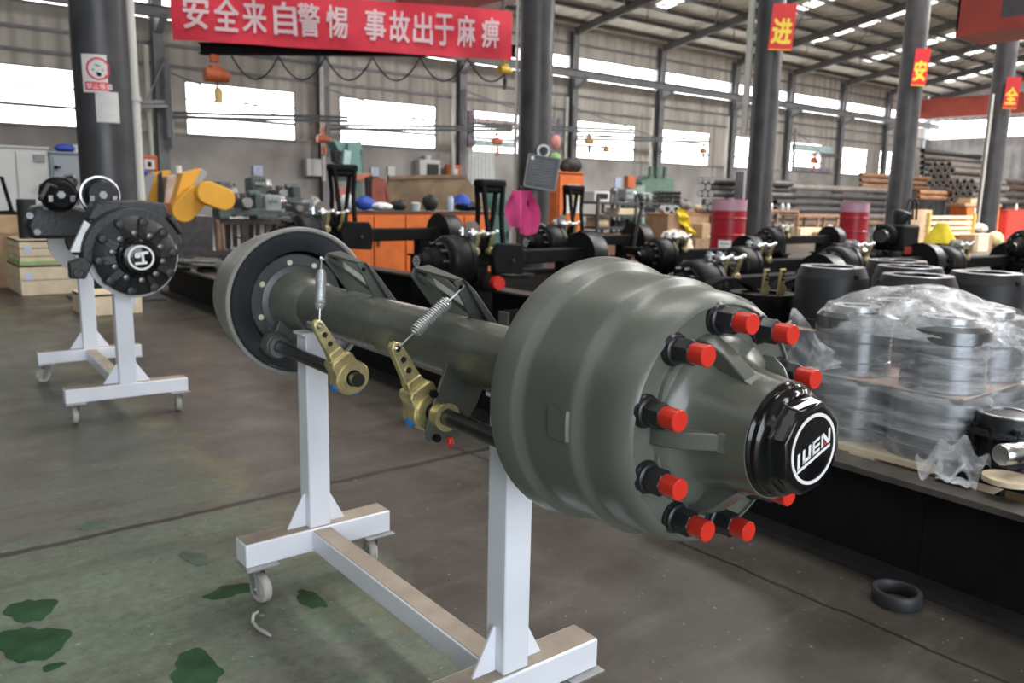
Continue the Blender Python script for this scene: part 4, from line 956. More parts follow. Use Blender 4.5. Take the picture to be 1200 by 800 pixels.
m_ = MB(); m_.grid(lambda u, v: ((-3+9*u)*k_, (-8-2*math.sin(u*3)+1.0*v)*k_, .004), 6, 1); obj('crease_shade', bended(m_), mat('paper_shade', (.5, .49, .48), .7), sg)  # grey strip painting the shade of a crease on the smooth sheet
# red signs with one yellow character each
for (ci, txt, px, py, wpx, hpx, lab) in ((2, '进', 917, 32, 27, 52, 'large red sign with a yellow character, first from the left'), (3, '安', 1079, 79, 16, 42, 'red sign with a yellow character beside the crane cab, second from the left'), (4, '全', 1186, 109, 15, 36, 'smallest red sign with a yellow character, on the rightmost column')):
    c, d, pcol = COLS[ci]; kk = (d-.62)/F; cc = at(px, py, d-.62)
    r_, n_ = facing(c)
    ang_r = (r_*.95 + n_*-.0).normalized()
    sg = plate('hanging_sign', lab, 'sign', V((cc.x, cc.y, 0)), r_, n_, 0, cc.z, wpx*kk, hpx*kk, SIGNRED, ang=R(-3), t=.05)
    m_ = MB(); lettering(m_, txt, (0, -hpx*kk*.09, .027), (1, 0, 0), (0, 1, 0), wpx*kk*.78, hpx*kk*.52, bold=.035); obj('sign_lettering', m_, SIGNYEL, sg, smooth=False)
    m_ = MB(); m_.box((0, -hpx*kk*.485, .027), (wpx*kk*.94, hpx*kk*.02, .004)); obj('yellow_border', m_, SIGNYEL, sg)
    m_ = MB(); m_.box((-wpx*kk*.40, 0, -.26), (.05, hpx*kk*.7, .50)); obj('bracket', m_, COLUMN, sg)
# notice board and tape roll on the middle column
r_, n_ = facing(c1); kk = (d1-.33)/F; cc = at(635, 202, d1-.33)
bd = plate('notice_board', 'tilted grey notice board hung on the middle column', 'board', V((cc.x, cc.y, 0)), r_, n_, 0, cc.z, 37*kk, 37*kk, BOARD, ang=R(-8), t=.03)
m_ = MB(); W_ = 37*kk
for a, b in (((-W_/2, -W_/2), (W_/2, -W_/2)), ((W_/2, -W_/2), (W_/2, W_/2)), ((W_/2, W_/2), (-W_/2, W_/2)), ((-W_/2, W_/2), (-W_/2, -W_/2))): m_.bar((*a, .018), (*b, .018), .02, .02)
obj('board_frame', m_, PLASTICG, bd)
m_ = MB()
for i in range(9): m_.box((-.02, W_*(.36-.085*i), .0165), (W_*.78, .006, .002))
obj('ruled_lines', m_, PLASTICG, bd)
m_ = MB(); m_.lathe([(0, .03), (.01, .03), (.012, 0)], (-W_*.36, W_*.40, .016), (0, 0, 1), 16); obj('white_magnet', m_, WHITEPRINT, bd)
cc = at(637, 177, d1-.36); mt = M((r_, V((0, 0, 1)), n_)).transposed().to_4x4(); mt.translation = cc
t = thing('tape_roll', 'black and white roll of tape hanging over the top of the notice board', 'roll', mtx=mt)
m_ = MB(); m_.ring((0, 0, .0), (0, 0, 1), .072, .108, .03, 32); obj('white_side', m_, WHITEC, t); m_ = MB(); m_.ring((0.0, -.02, -.05), (0, 0, 1), .075, .125, .05, 32); obj('black_tape', m_, TIRE, t)
cc = at(651, 175, d1-.1)
m_ = MB(); m_.ball((0, 0, .12), .10, sc=(1, .6, 1.2)); fl = tag(obj('red_lantern', m_, mat('salmon', (.62, .24, .22), .7), loc=(cc.x, cc.y, cc.z)), 'small salmon pink bag hooked on the right of the middle column', 'bag')
m_ = MB(); m_.ball((0, 0, 0), .10, sc=(1.2, .6, .9)); fl2 = tag(obj('green_rag', m_, mat('rag_green', (.24, .42, .16), .85), loc=(cc.x, cc.y, cc.z-.14)), 'green rag under the small salmon pink bag', 'cloth'); fl.name = 'hanging_bag'
zl = rect(653, 203, 683, 300, 11.6)[3]+.03; xl = onY(668, 203, 11.9).x
m_ = MB(); m_.ball((0, 0, .14), .20, sc=(1.1, .7, .7)); m_.ball((.15, 0, .13), .13, sc=(1.1, .7, .95)); m_.ball((-.14, 0, .10), .11, sc=(1, 1, .9)); tag(obj('black_bag', m_, TIRE, loc=(xl, 11.9, zl)), 'black bag lying on top of the orange upright locker', 'bag')

# ================================================================== BANNER, MONORAIL, HOISTS
bl, br_ = at(201, 14, 12.6), at(600, 42, 12.2); ex = (br_-bl); LB = ex.length; ex.normalize(); nn = -(V((0, 0, 1)).cross(ex)).normalized(); nn = nn if nn.dot(CAM-bl) > 0 else -nn; HB = 56*12.4/F
HL, HRt = 62*12.6/F, 55*12.2/F
bt = thing('banner', 'long red cloth banner with white characters hung under the roof', 'banner', tuple(bl))
def cloth(u, v):
    h = HL+(HRt-HL)*u; p = bl + ex*(LB*u) + V((0, 0, (v-.5)*h)); wv = .03*math.sin(13*u+3*v)+.010*math.sin(31*u-7*v)
    return p + nn*(wv) - V((0, 0, .05*math.sin(u*PI)*0))
m_ = MB(); m_.grid(cloth, 90, 12); k = len(m_.v); m_.grid(lambda u, v: V(cloth(u, v))-nn*.006, 90, 12); obj('cloth', m_, BANNER, bt, world=True)
for i, ch in enumerate('安全来自警惕 事故出于麻痹'):
    if ch == ' ': continue
    X = (231, 267, 300, 337, 366, 399, 0, 443, 471, 498, 523, 548, 576)[i]
    u = (X-200)/400; vs, fs, tw, th = text_mesh(ch, 1); wch = (31-12*u)*12.4/F; hch = (38-6*u)*12.4/F
    m_ = MB()
    for j, (dx, dy) in enumerate(((0, 0), (.022, .012), (-.022, -.012), (.018, -.018), (-.018, .018))):
        m_.add([V(cloth(u+((x+dx)/tw*wch)/LB, .5+.02+((y+dy)/th*hch)/(HL+(HRt-HL)*u)))+nn*(.03+.001*j) for x, y in vs], fs)
    obj('banner_character', m_, BANNERW, bt, world=True, smooth=False)
ma, mb2 = at(235, 63, 12.9), at(604, 66, 12.7)
t = thing('monorail_beam', 'dark monorail beam hanging under the red banner', 'beam', tuple(ma))
m_ = MB(); m_.bar(ma, mb2, .16, .02); m_.bar(ma+V((0, 0, .15)), mb2+V((0, 0, .15)), .16, .02); m_.bar(ma+V((0, 0, .07)), mb2+V((0, 0, .07)), .012, .15); obj('beam', m_, BLACKM, t, world=True)
for u in (.04, .5, .96):
    p = ma+(mb2-ma)*u; m_ = MB(); m_.cyl(p+V((0, 0, .16)), (p.x, p.y, roofz(p.y)), .03, n=8); obj('hanger_rod', m_, PURLIN, t, world=True)
m_ = MB(); pts = []
for k in range(6):
    a, b = .10+.15*k, .25+.15*k
    for i in range(8):
        u = a+(b-a)*i/8; p = ma+(mb2-ma)*u; sag = .35*(1-(2*i/8-1)**2); pts.append(p-V((0, 0, .03+sag)))
m_.tube(pts, .014, 6); obj('festoon_cable', m_, TIRE, t, world=True)
def hoist(px, py, d, sc, label, m1, m2, zt=None, Y=None, arm=None):
    sc *= .72
    c = onY(px, py, Y) if Y else at(px, py, d)
    if arm: zt = onY(px, arm, Y).z+.09
    t = thing('chain_hoist', label, 'hoist', tuple(c))
    m_ = MB(); m_.box((0, 0, .30*sc), (.16*sc, .10*sc, .14*sc)); m_.cyl((0, 0, .36*sc), (0, 0, (zt-c.z) if zt else .62*sc), .018*sc, n=8); obj('trolley', m_, m1, t, bevel=.01)
    m_ = MB(); m_.cyl((-.20*sc, 0, 0), (.16*sc, 0, 0), .13*sc, n=20); m_.box((0, 0, .05*sc), (.18*sc, .2*sc, .26*sc)); m_.cyl((.16*sc, 0, 0), (.26*sc, 0, -.02*sc), .10*sc, n=16); obj('motor', m_, m1, t, bevel=.008)
    m_ = MB(); m_.cyl((.03*sc, 0, -.12*sc), (.03*sc, 0, -.42*sc), .02*sc, n=6); m_.tube([(.03*sc, 0, -.42*sc), (.07*sc, 0, -.50*sc), (.04*sc, 0, -.57*sc), (-.03*sc, 0, -.55*sc), (-.04*sc, 0, -.50*sc)], .018*sc, 6); obj('hook', m_, SHAFT, t)
    m_ = MB(); m_.lathe([(-.22*sc, .05*sc), (-.30*sc, .08*sc), (-.45*sc, .07*sc), (-.50*sc, .09*sc)], (.05*sc, 0, 0), (0, 0, 1), 12); obj('chain_bag', m_, m2, t)
    return t
um = lambda px: ma+(mb2-ma)*((px-235)/369)
hoist(252, 88, um(252).dot(fw)-CAM.dot(fw), 1.15, 'orange chain hoist with yellow chain bag under the left end of the monorail', ORANGEM, mat('bag_tan', (.58, .44, .16), .7), zt=um(252).z)
hoist(591, 82, um(591).dot(fw)-CAM.dot(fw), .7, 'small yellow hoist block under the right end of the banner', mat('hoist_yellow', (.50, .36, .03), .5), SHAFT, zt=um(591).z)
hoist(378, 163, 27, 1.4, 'orange hoist hanging left of the widest window, near the green drill', ORANGEM, ORANGEM, Y=27.2, arm=141)
hoist(582, 166, 26.5, 1.3, 'orange hoist in front of the window with pictures', ORANGEM, ORANGEM, Y=26.8, arm=152.5)
hoist(690, 166, 27, 1.3, 'ochre hoist at the left of the window right of the middle column', mat('hoist_ochre', (.42, .24, .09), .6), SHAFT, Y=26.9, arm=154)
hoist(710, 176, 27, .9, 'smaller ochre hoist beside another in the window right of the middle column', mat('hoist_ochre', (.42, .24, .09)), SHAFT, Y=26.7, arm=155)
hoist(824, 177, 27, 1.2, 'ochre hoist in the last window left of the first red sign', mat('hoist_ochre', (.42, .24, .09)), SHAFT, Y=26.85, arm=166)
hoist(954, 188, 27, 1.6, 'orange hoist in the window right of the first red sign', ORANGEM, ORANGEM, Y=27.8, arm=182)
hoist(160, 148, 24, .8, 'orange hoist peeping out right of the stout left column', ORANGEM, ORANGEM, Y=26.9, arm=125)

# wall jib cranes and white downpipes
def jib(px0, py0, px1, py1, Y0, Y1, label):
    a, b = onY(px0, py0, Y0), onY(px1, py1, Y1)
    b.z = a.z + (b.z-a.z)
    t = thing('jib_crane', label, 'jib crane', tuple(a), 0, 'wall mounted jib cranes')
    m_ = MB(); m_.bar(a, b, .14, .10); m_.bar(a+V((0, 0, .13)), b+V((0, 0, .13)), .06, .10); obj('arm', m_, mat('jib_dark', (.07, .075, .085), .5), t, world=True)
    m_ = MB(); m_.cyl(a-V((0, 0, 1.0)), a+V((0, 0, 1.5)), .08, n=12); obj('mast', m_, WALLCOL, t, world=True)
    m_ = MB(); m_.cyl(a+V((0, 0, 1.4)), a+(b-a)*.6+V((0, 0, .1)), .025, n=6); obj('tie_rod', m_, WALLCOL, t, world=True)
    return t
jib(196, 124, 153, 125, 28.3, 26.6, 'short jib crane arm behind the stout left column')
jib(200, 137, 408, 142, 28.3, 27.0, 'jib crane arm crossing the window left of the green drill')
jib(385, 151, 600, 153, 28.2, 26.7, 'jib crane arm crossing the widest window')
jib(545, 148, 742, 156, 28.3, 26.4, 'jib crane arm running behind the middle column')
jib(672, 163, 832, 166, 28.3, 26.8, 'jib crane arm crossing two windows right of the middle column')
jib(930, 181, 985, 184, 28.3, 27.2, 'jib crane arm in the window right of the first red sign')
for px, lab in ((378, 'white downpipe on the wall column left of the green drill'), (531.5, 'white downpipe left of the orange warning box'), (664, 'white downpipe right of the middle column'), (764, 'white downpipe between the two windows right of the middle column'), (853, 'white downpipe left of the first signed column'), (176, 'white downpipe right of the stout left column')):
    c = onY(px, 150, 28.1); m_ = MB(); m_.cyl((0, 0, 0), (0, 0, 4.0), .07, n=10); m_.cyl((0, 0, 2), (0, 0, 2.1), .09, n=10); tag(obj('downpipe', m_, CONDUIT, loc=(c.x, c.y, 1.6)), lab, 'pipe')

# overhead travelling cranes
g0 = onY(1075, 129, 27.6); GX = g0.x
t = thing('overhead_crane', 'red overhead crane girder far away at the right end of the hall', 'crane', (GX, 27.6, 7.2))
m_ = MB(); m_.box((GX, 13, 7.5), (.5, 29, 1.15)); obj('girder', m_, CRANE, t, world=True, smooth=False)
m_ = MB(); m_.box((GX, 13, 8.09), (.75, 29, .06)); m_.box((GX, 13, 6.91), (.7, 29, .06)); obj('girder_flange', m_, CRANE, t, world=True, smooth=False)
m_ = MB(); m_.box((GX, 27.75, 7.33), (2.6, .5, .3)); obj('end_truck', m_, CRANE, t, world=True, smooth=False)
cb = [at(1120, 44, 15.2), at(1183, 30, 15.2)]
q = at(1119, 43, 15.2); e1 = V((0, -1, 0)); e2 = V((1, 0, 0))
t = thing('overhead_crane', 'dark red crane operator cab hanging at the top right corner', 'crane', tuple(q))
Wc, Hc, Dc = 1.45, 1.9, 1.2
cab_o = q
T2 = lambda a, b, c: cab_o + e1*a + e2*b + V((0, 0, c))
def cbox(m_, a0, a1, b0, b1, z0, z1):
    vs = [T2(a, b, c) for c in (z0, z1) for b in (b0, b1) for a in (a0, a1)]; m_.add(vs, [(0, 2, 3, 1), (4, 5, 7, 6), (0, 1, 5, 4), (1, 3, 7, 5), (3, 2, 6, 7), (2, 0, 4, 6)]); return m_
m_ = MB(); cbox(m_, 0, Wc, 0, Dc, -.0, .10); cbox(m_, 0, Wc*.52, 0, .04, .1, Hc); cbox(m_, Wc*.94, Wc, 0, .06, .1, Hc); cbox(m_, Wc*.52, Wc*.94, 0, .04, .1, .22); cbox(m_, 0, .04, 0, Dc, .1, Hc); cbox(m_, 0, Wc, Dc-.04, Dc, .1, Hc); cbox(m_, 0, Wc, 0, Dc, Hc, Hc+.08); cbox(m_, Wc*.96, Wc, 0, Dc, .1, .30)
obj('cab_body', m_, CRANED, t, world=True, smooth=False)
m_ = MB(); cbox(m_, Wc*.52, Wc*.94, .01, .03, .22, Hc); obj('cab_window', m_, mat('cab_glass', (.05, .04, .04), .12), t, world=True, smooth=False)
m_ = MB(); cbox(m_, Wc*.18, Wc*.40, -.02, .0, .75, 1.15); obj('vent', m_, BLACKM, t, world=True, smooth=False)
m_ = MB(); cbox(m_, Wc, Wc+1.2, -.1, -.04, .16, .26); cbox(m_, Wc, Wc+1.2, Dc, Dc+.06, .16, .26)
for a in (0, .4, .8, 1.15): cbox(m_, Wc+a, Wc+a+.04, -.1, -.05, .2, 1.1)
cbox(m_, Wc, Wc+1.2, -.1, Dc, .10, .16); cbox(m_, Wc, Wc+1.2, -.1, -.05, 1.1, 1.16); obj('platform', m_, CRANE, t, world=True, smooth=False)
m_ = MB(); cx = T2(Wc/2, Dc/2, 0); m_.box((cx.x, 11.5, cx.z+Hc+1.5), (.6, 32, 1.0)); obj('girder', m_, CRANED, t, world=True, smooth=False)
m_ = MB(); cbox(m_, .2, .3, .3, .4, Hc, Hc+1.6); cbox(m_, .8, .9, .3, .4, Hc, Hc+1.6); cbox(m_, .5, .6, .9, 1.0, Hc, Hc+1.6); obj('hanger', m_, CRANED, t, world=True, smooth=False)

# ================================================================== BLACK AXLES STANDING ON THE RAILS
def axle_drum(o, d, r=.21, w_=.24):
    m_ = MB(); m_.lathe([(0, r*.55), (.006, r*.80), (.02, r*.93), (.05, r), (w_-.05, r), (w_-.045, r*1.04), (w_, r*1.04), (w_, r*.8)], o, d, 40); return m_
def black_axle(label, loc, rz, kind, L_=1.5, dw=.24, hubl=.25, r=.21):
    t = thing('black_axle', label, 'axle', loc, rz, 'black axles on the rails')
    obj('brake_drum', axle_drum((hubl, 0, 0), (1, 0, 0), r, dw), DRUMB, t)
    m_ = MB(); m_.lathe([(.03, .05), (.03, .062), (.10, .075), (.12, .10), (hubl-.03, .125), (hubl-.03, .16), (hubl, .165), (hubl+.02, .1)], (0, 0, 0), (1, 0, 0), 32); hb = obj('wheel_hub', m_, BLACKM, t)
    for k in range(10):
        a = 2*PI*k/10; m_ = MB(); m_.cyl((hubl-.09, .145*math.cos(a), .145*math.sin(a)), (hubl-.02, .145*math.cos(a), .145*math.sin(a)), .017, n=8); obj('wheel_stud', m_, NUT, hb)
    m_ = MB(); m_.lathe([(0, 0), (0, .048), (.004, .052), (.03, .055)], (0, 0, 0), (1, 0, 0), 24); cp = obj('hub_cap', m_, BLACKG, t)
    if kind == 'tower':
        m_ = MB(); m_.ring((-.001, 0, 0), (-1, 0, 0), .036, .045, .001, 28); obj('emblem_ring', m_, WHITEPRINT, cp)
        m_ = MB(); m_.box((-.002, 0, .014), (.001, .036, .008)); m_.box((-.002, 0, -.014), (.001, .036, .008)); m_.box((-.002, 0, 0), (.001, .009, .024)); obj('emblem', m_, WHITEPRINT, cp)
    x1 = hubl+dw
    m_ = MB(); m_.box((x1+L_/2-.02, 0, 0), (L_, .13, .13)); obj('axle_beam', m_, BLACKM, t, bevel=.012)
    obj('brake_drum', axle_drum((x1+L_+dw-.04, 0, 0), (-1, 0, 0), r, dw), DRUMB, t)
    for sx in (x1+.18, x1+L_-.25):
        m_ = MB(); m_.box((sx, 0, -.14), (.12, .12, .18)); m_.box((sx, 0, -.225), (.2, .26, .02)); obj('rest', m_, BLACKM, t)
    if kind == 'tower':
        tx = x1+.30; hz = .66
        m_ = MB(); m_.box((tx, .0, hz), (.30, .12, .07)); m_.box((tx, 0, hz-.055), (.24, .10, .06)); tw_ = obj('tower_bracket', m_, BLACKM, t, bevel=.02)
        for sx in (-1, 1):
            for sy in (-1, 1):
                m_ = MB(); q = [(tx+sx*.115, sy*.045, hz-.02), (tx+sx*.105, sy*.05, hz-.10), (tx+sx*.088, sy*.055, hz-.25), (tx+sx*.080, sy*.08, .25), (tx+sx*.085, sy*.10, .05)]
                for a, b in zip(q, q[1:]): m_.bar(a, b, .030, .034, (0, 1, 0))
                obj('tower_leg', m_, BLACKM, tw_)
        m_ = MB(); m_.prism([(-.17, -.13), (.15, -.15), (.18, .02), (.13, .12), (-.13, .13), (-.19, .03)], (tx+.0, -.30, .02), (1, 0, 0), (0, 0, 1), (0, .07, 0)); pl = obj('side_plate', m_, BLACKM, t, bevel=.012)
        m_ = MB(); m_.lathe([(0, .016), (.012, .014), (.012, 0)], (tx+.03, -.30, .0), (0, -1, 0), 12); obj('plate_bolt', m_, STEELD, pl)
        m_ = MB(); m_.prism([(-.075, 0), (.075, 0), (.075, .17), (.04, .21), (-.04, .21), (-.075, .17)], (tx-.26, -.08, .12), (1, 0, 0), (0, 0, 1), (0, .02, 0)); e_ = obj('eye_bracket', m_, PLASTICG2, t, label='small grey bracket with an eye')
        m_ = MB(); m_.lathe([(0, .032), (.002, .032), (.002, 0)], (tx-.26, -.08, .25), (0, -1, 0), 20); obj('eye', m_, ORANGEM, e_)
        m_ = MB(); m_.lathe([(0, .0), (0, .055), (.05, .06), (.09, .06), (.10, .05)], (tx-.16, -.34, -.19), (0.3, 1, 0), 20); obj('red_end_cap', m_, RED, t, label='red plastic end cap')
        m_ = MB(); m_.lathe([(0, .06), (.02, .085), (.12, .085), (.16, .05)], (tx-.16, -.25, -.19), (0.3, 1, 0), 20); obj('brake_chamber', m_, BLACKM, t)
    m_ = MB(); m_.cyl((x1+.10, 0, .12), (x1+.28, 0, .12), .085, n=20); m_.cyl((x1+.16, 0, .12), (x1+.20, 0, .12), .095, n=20); ch = obj('brake_chamber', m_, BLACKG if kind != 'tower' else BLACKM, t)
    m_ = MB(); m_.cyl((x1+.28, 0, .12), (x1+.36, 0, .12), .02, n=8); m_.ball((x1+.02, -.08, .20), .035); m_.ball((x1+.07, -.06, .22), .03); obj('fittings', m_, ZINC, ch) if 0 else None
    for k, sx in enumerate((x1+.06, x1+.22)):
        m_ = MB(); m_.prism([(-.02, -.02), (.02, -.02), (.016, .16), (-.016, .16)], (sx, -.11, .08), (1, 0, 0), V((0, -.35, 1)).normalized(), (0, .022, 0)); m_.cyl((sx, -.13, .07), (sx, -.07, .07), .034, n=14)
        lv = obj('slack_lever', m_, GOLD, t, label='golden lever', bevel=.004)
        m_ = MB(); m_.cyl((sx-.05, -.13, .22), (sx+.05, -.13, .24), .012, n=8); m_.ball((sx-.055, -.13, .22), .022, 8, 6); m_.ball((sx+.055, -.13, .24), .022, 8, 6); obj('clevis', m_, ZINC, lv)
    for k, (fx, fy, fz) in enumerate(((x1+.02, -.10, .24), (x1-.05, -.05, .25), (x1+.10, -.02, .245))):
        m_ = MB(); m_.cyl((fx, fy, fz-.04), (fx, fy, fz+.03), .022, n=8); m_.cyl((fx-.04, fy, fz), (fx+.05, fy, fz), .014, n=8); obj('hose_fitting', m_, ZINC, t)
    return t
DRUMB = mat('drum_black', (.010, .0105, .012), .42, .1, .2, 8, .05, 60, spec=.25)
PLASTICG2 = mat('bracket_grey', (.16, .155, .145), .55, .1, .2, 10)
RZ = R(-4)
ZDECK = .30
def place_hub(px, py, d):
    c = at(px, py, d)
    if c.z < ZDECK+.237: c = onZ(px, py, ZDECK+.237)
    return (c.x, c.y, c.z)
def prop_up(t):                     # dark blocks between an axle's rests and whatever carries it
    x, y, z = t.location
    for k, sx in enumerate((.49+.18, .49+1.25)):
        ca, sa = math.cos(t.rotation_euler.z), math.sin(t.rotation_euler.z); bx_, by_ = x+sx*ca, y+sx*sa
        z0 = ZDECK if 5.06 < bx_ < 10.3 and 1.5 < by_ < 7.9 else 0
        if z-.237-z0 > .03:
            m_ = MB(); m_.box((0, 0, (z-.237-z0)/2), (.16, .2, z-.238-z0)); o = obj('support_block', m_, BLACKM, loc=(bx_, by_, z0+.0005))
            tag(o, '%s dark block under the %s' % (('left', 'right')[k], ' '.join(t['label'].replace(',', '').split()[:10])), 'block')
TA = black_axle('black axle with tall open tower nearest the big axle, white emblem on its hub', place_hub(488, 306, 6.9), R(2), 'tower')
dup(TA, place_hub(616, 284, 9.9), R(2), 'smaller looking black axle with tower, below the pink cloth')
cC = at(402, 268, 8.2); dup(TA, (cC.x-.79, cC.y-.03, .80), R(2), 'black axle with tower standing behind the big axle\'s far drum')
LA = black_axle('black axle with golden levers left of the red barrel, behind the big drum', place_hub(746, 300, 10.4), RZ, 'lever', r=.215)
dup(LA, place_hub(838, 314, 9.6), RZ, 'black axle with golden levers just below the nearer red barrel')
dup(LA, place_hub(956, 314, 8.3), RZ, 'black axle with golden levers behind the taller brake drum')
dup(LA, place_hub(1085, 310, 10.8), RZ, 'black axle with golden levers below the yellow bag on the pallet')
dup(LA, place_hub(1186, 290, 9.8), RZ, 'black axle with bright hub at the right edge, below the red locker')
dup(LA, place_hub(884, 282, 13.0), RZ, 'black axle with golden levers in front of the wire crate of jars')
dup(LA, place_hub(778, 338, 8.0), RZ, 'black axle with golden levers, nearest row, its hub showing above the big drum')
dup(LA, place_hub(1016, 302, 11.8), RZ, 'black axle with golden levers between the farther barrel and the dark gearbox')
for t_ in [o_ for o_ in C.objects if o_.name.startswith('black_axle') and o_.parent is None]: prop_up(t_)
# low brake assemblies between the axles and the drums
def low_brake(label, loc, rz):
    t = thing('brake_assembly', label, 'brake', loc, rz, 'brake assemblies on the floor')
    m_ = MB(); m_.lathe([(0, .19), (.02, .205), (.26, .205), (.27, .212), (.29, .212), (.29, .15), (.12, .14)], (0, 0, 0), (0, 0, 1), 40); obj('drum_body', m_, BLACKP, t)
    for sg in (-1, 1):
        m_ = MB(); n = 14; 
        for i in range(n+1):
            a = R(20+140*i/n)
            for r_, y in ((.17, -.06), (.20, -.06), (.20, .06), (.17, .06)): m_.v.append((sg*.26+r_*math.cos(a), y, .27+r_*math.sin(a)*.62))
        m_.f += [(4*i+j, 4*i+(j+1) % 4, 4*i+4+(j+1) % 4, 4*i+4+j) for i in range(n) for j in range(4)] + [(3, 2, 1, 0), (4*n, 4*n+1, 4*n+2, 4*n+3)]
        obj('brake_shoe', m_, BLACKM, t)
        m_ = MB(); m_.prism([(-.022, .0), (.022, 0), (.04, .06), (.018, .09), (.018, .19), (-.018, .19), (-.018, .09)], (sg*.06, -.12, .27), (1, 0, 0), (0, -.1, 1), (0, .022, 0)); lv = obj('slack_lever', m_, GOLD, t, bevel=.004)
        for k in range(3):
            m_ = MB(); m_.cyl((sg*.06, -.147-.004*k, .27+.12+.025*k), (sg*.06, -.12, .27+.12+.025*k), .008, n=8); obj('lever_hole', m_, SHAFT, lv)
    m_ = MB(); m_.box((0, .1, .22), (.9, .10, .10)); obj('cross_tube', m_, BLACKM, t)
    return t
q = at(890, 392, 5.6); low_brake('black drum with two upright golden levers and curved shoes, left of the drum stacks', (q.x, q.y, q.z), R(-25))
q2 = at(604, 385, 4.6)
t = thing('channel_bracket', 'black steel channel bracket with pale edges and a golden lever, above the big axle', 'bracket', (q2.x, q2.y, .36))
hz = q2.z+.10-.36
for sx in (-.085, .085):
    m_ = MB(); m_.box((sx, 0, hz/2), (.012, .08, hz)); obj('channel_edge', m_, STEELD, t)
m_ = MB(); m_.box((0, .04, hz/2), (.17, .01, hz)); obj('channel_web', m_, BLACKM, t)
m_ = MB(); m_.prism([(-.02, -.14), (.02, -.14), (.022, .06), (0, .08), (-.022, .06)], (.0, -.03, hz-.16), (1, 0, 0), (0, 0, 1), (0, .02, 0)); lv = obj('slack_lever', m_, GOLD, t, bevel=.004)
for k in range(3):
    m_ = MB(); m_.cyl((0, -.032, hz-.13-.045*k), (0, -.02, hz-.13-.045*k), .010, n=10); obj('lever_hole', m_, SHAFT, lv)
m_ = MB(); m_.box((0, 0, .01), (.3, .2, .02)); m_.box((0, 0, -.17), (.16, .14, .36)); m_.box((0, 0, -.353), (.34, .3, .014)); obj('foot_plate', m_, BLACKM, t)
# dark gearbox with hose loops near the second barrel
q = at(1050, 285, 9.6)
t = thing('gearbox', 'dark gearbox with hose loops in front of the column by the far barrel', 'gearbox', (q.x, q.y, q.z-.15))
m_ = MB(); m_.box((0, 0, .22), (.42, .34, .30)); m_.cyl((-.34, 0, .24), (-.2, 0, .24), .13, n=20); m_.cyl((.2, 0, .25), (.36, 0, .25), .10, n=20); obj('housing', m_, BLACKM, t, bevel=.03)
m_ = MB(); m_.lathe([(0, .05), (.10, .11), (.14, .11), (.16, .07)], (0, 0, .37), (.3, -.2, 1), 20); obj('top_cover', m_, BLACKCAST, t)
m_ = MB(); m_.box((-.02, -.18, .08), (.26, .02, .08)); obj('red_plate', m_, CRANED, t)
for k in (0, 1):
    m_ = MB(); m_.tube([(.20+.09*k, 0, .3), (.16+.1*k, 0, .52), (.22+.1*k, 0, .66), (.32+.1*k, 0, .62), (.34+.1*k, 0, .42)], .014, 6); obj('hose', m_, TIRE, t)
m_ = MB(); m_.cyl((-.42, -.02, .24), (-.34, -.02, .24), .075, n=18); obj('shaft_end', m_, STEELD, t)

p0, p1 = at(203, 306, 8.9), at(238, 301, 8.75); p1.z = p0.z
t = thing('drive_shaft', 'bright drive shaft on black blocks, between the two wheeled stands in the distance', 'shaft', tuple(p0))
m_ = MB(); m_.cyl(p0-(p1-p0)*.1, p1, .035, n=16); m_.cyl(p0+(p1-p0)*.75, p1+(p1-p0)*.5, .06, n=16); obj('shaft', m_, STEEL, t, world=True)
for u in (.25, 1.1):
    q = p0+(p1-p0)*u; m_ = MB(); m_.box((q.x, q.y, (q.z-.06+.358)/2), (.14, .2, q.z-.06-.358)); obj('block', m_, BLACKM, t, world=True)

# ================================================================== RED BARRELS
def barrel(label, px, py, wpx):
    d = F*.57/wpx; c = at(px, py, d); t = thing('barrel', label, 'barrel', (c.x, c.y, c.z-.44), 0, 'red oil barrels')
    m_ = MB(); m_.lathe([(0, .27), (0, .285), (.02, .288), (.28, .282), (.29, .294), (.31, .294), (.32, .282), (.56, .282)], (0, 0, 0), (0, 0, 1), 40); obj('lower_shell', m_, BARREL, t)
    m_ = MB(); m_.lathe([(.56, .282), (.565, .294), (.585, .294), (.595, .282), (.86, .284), (.875, .288), (.88, .28), (.865, .27), (.865, 0)], (0, 0, 0), (0, 0, 1), 40); obj('upper_shell', m_, BARREL, t)
    m_ = MB(); m_.lathe([(.70, .2845), (.872, .2865)], (0, 0, 0), (0, 0, 1), 40); obj('faded_band', m_, BARRELTOP, t, label='faded lilac band round the top')
    m_ = MB(); m_.cyl((.1, -.1, .865), (.1, -.1, .89), .035, n=12); obj('bung', m_, STEELD, t)
    return t, c
b1, cb1 = barrel('nearer red oil barrel with a white label, in front of the first signed column', 853, 265, 40); b2, cb2 = barrel('farther red oil barrel without label, between the two signed columns', 1000, 263, 32)
m_ = MB(); N_ = 6
a_c = math.atan2(-cb1.y, -cb1.x)-.12
for i in range(N_+1):
    a = a_c+(i/N_-.5)*.72
    for z in (.05, .22): m_.v.append((.2965*math.cos(a), .2965*math.sin(a), z))
for i in range(N_): m_.f.append((2*i, 2*i+2, 2*i+3, 2*i+1))
lb = obj('white_label', m_, WHITEPRINT, b1)
m_ = MB()
for i in range(N_+1):
    a = a_c+(i/N_-.5)*.5
    for z in (.15, .17): m_.v.append((.2975*math.cos(a), .2975*math.sin(a), z))
for i in range(N_): m_.f.append((2*i, 2*i+2, 2*i+3, 2*i+1))
obj('label_print', m_, PLASTICG, lb)
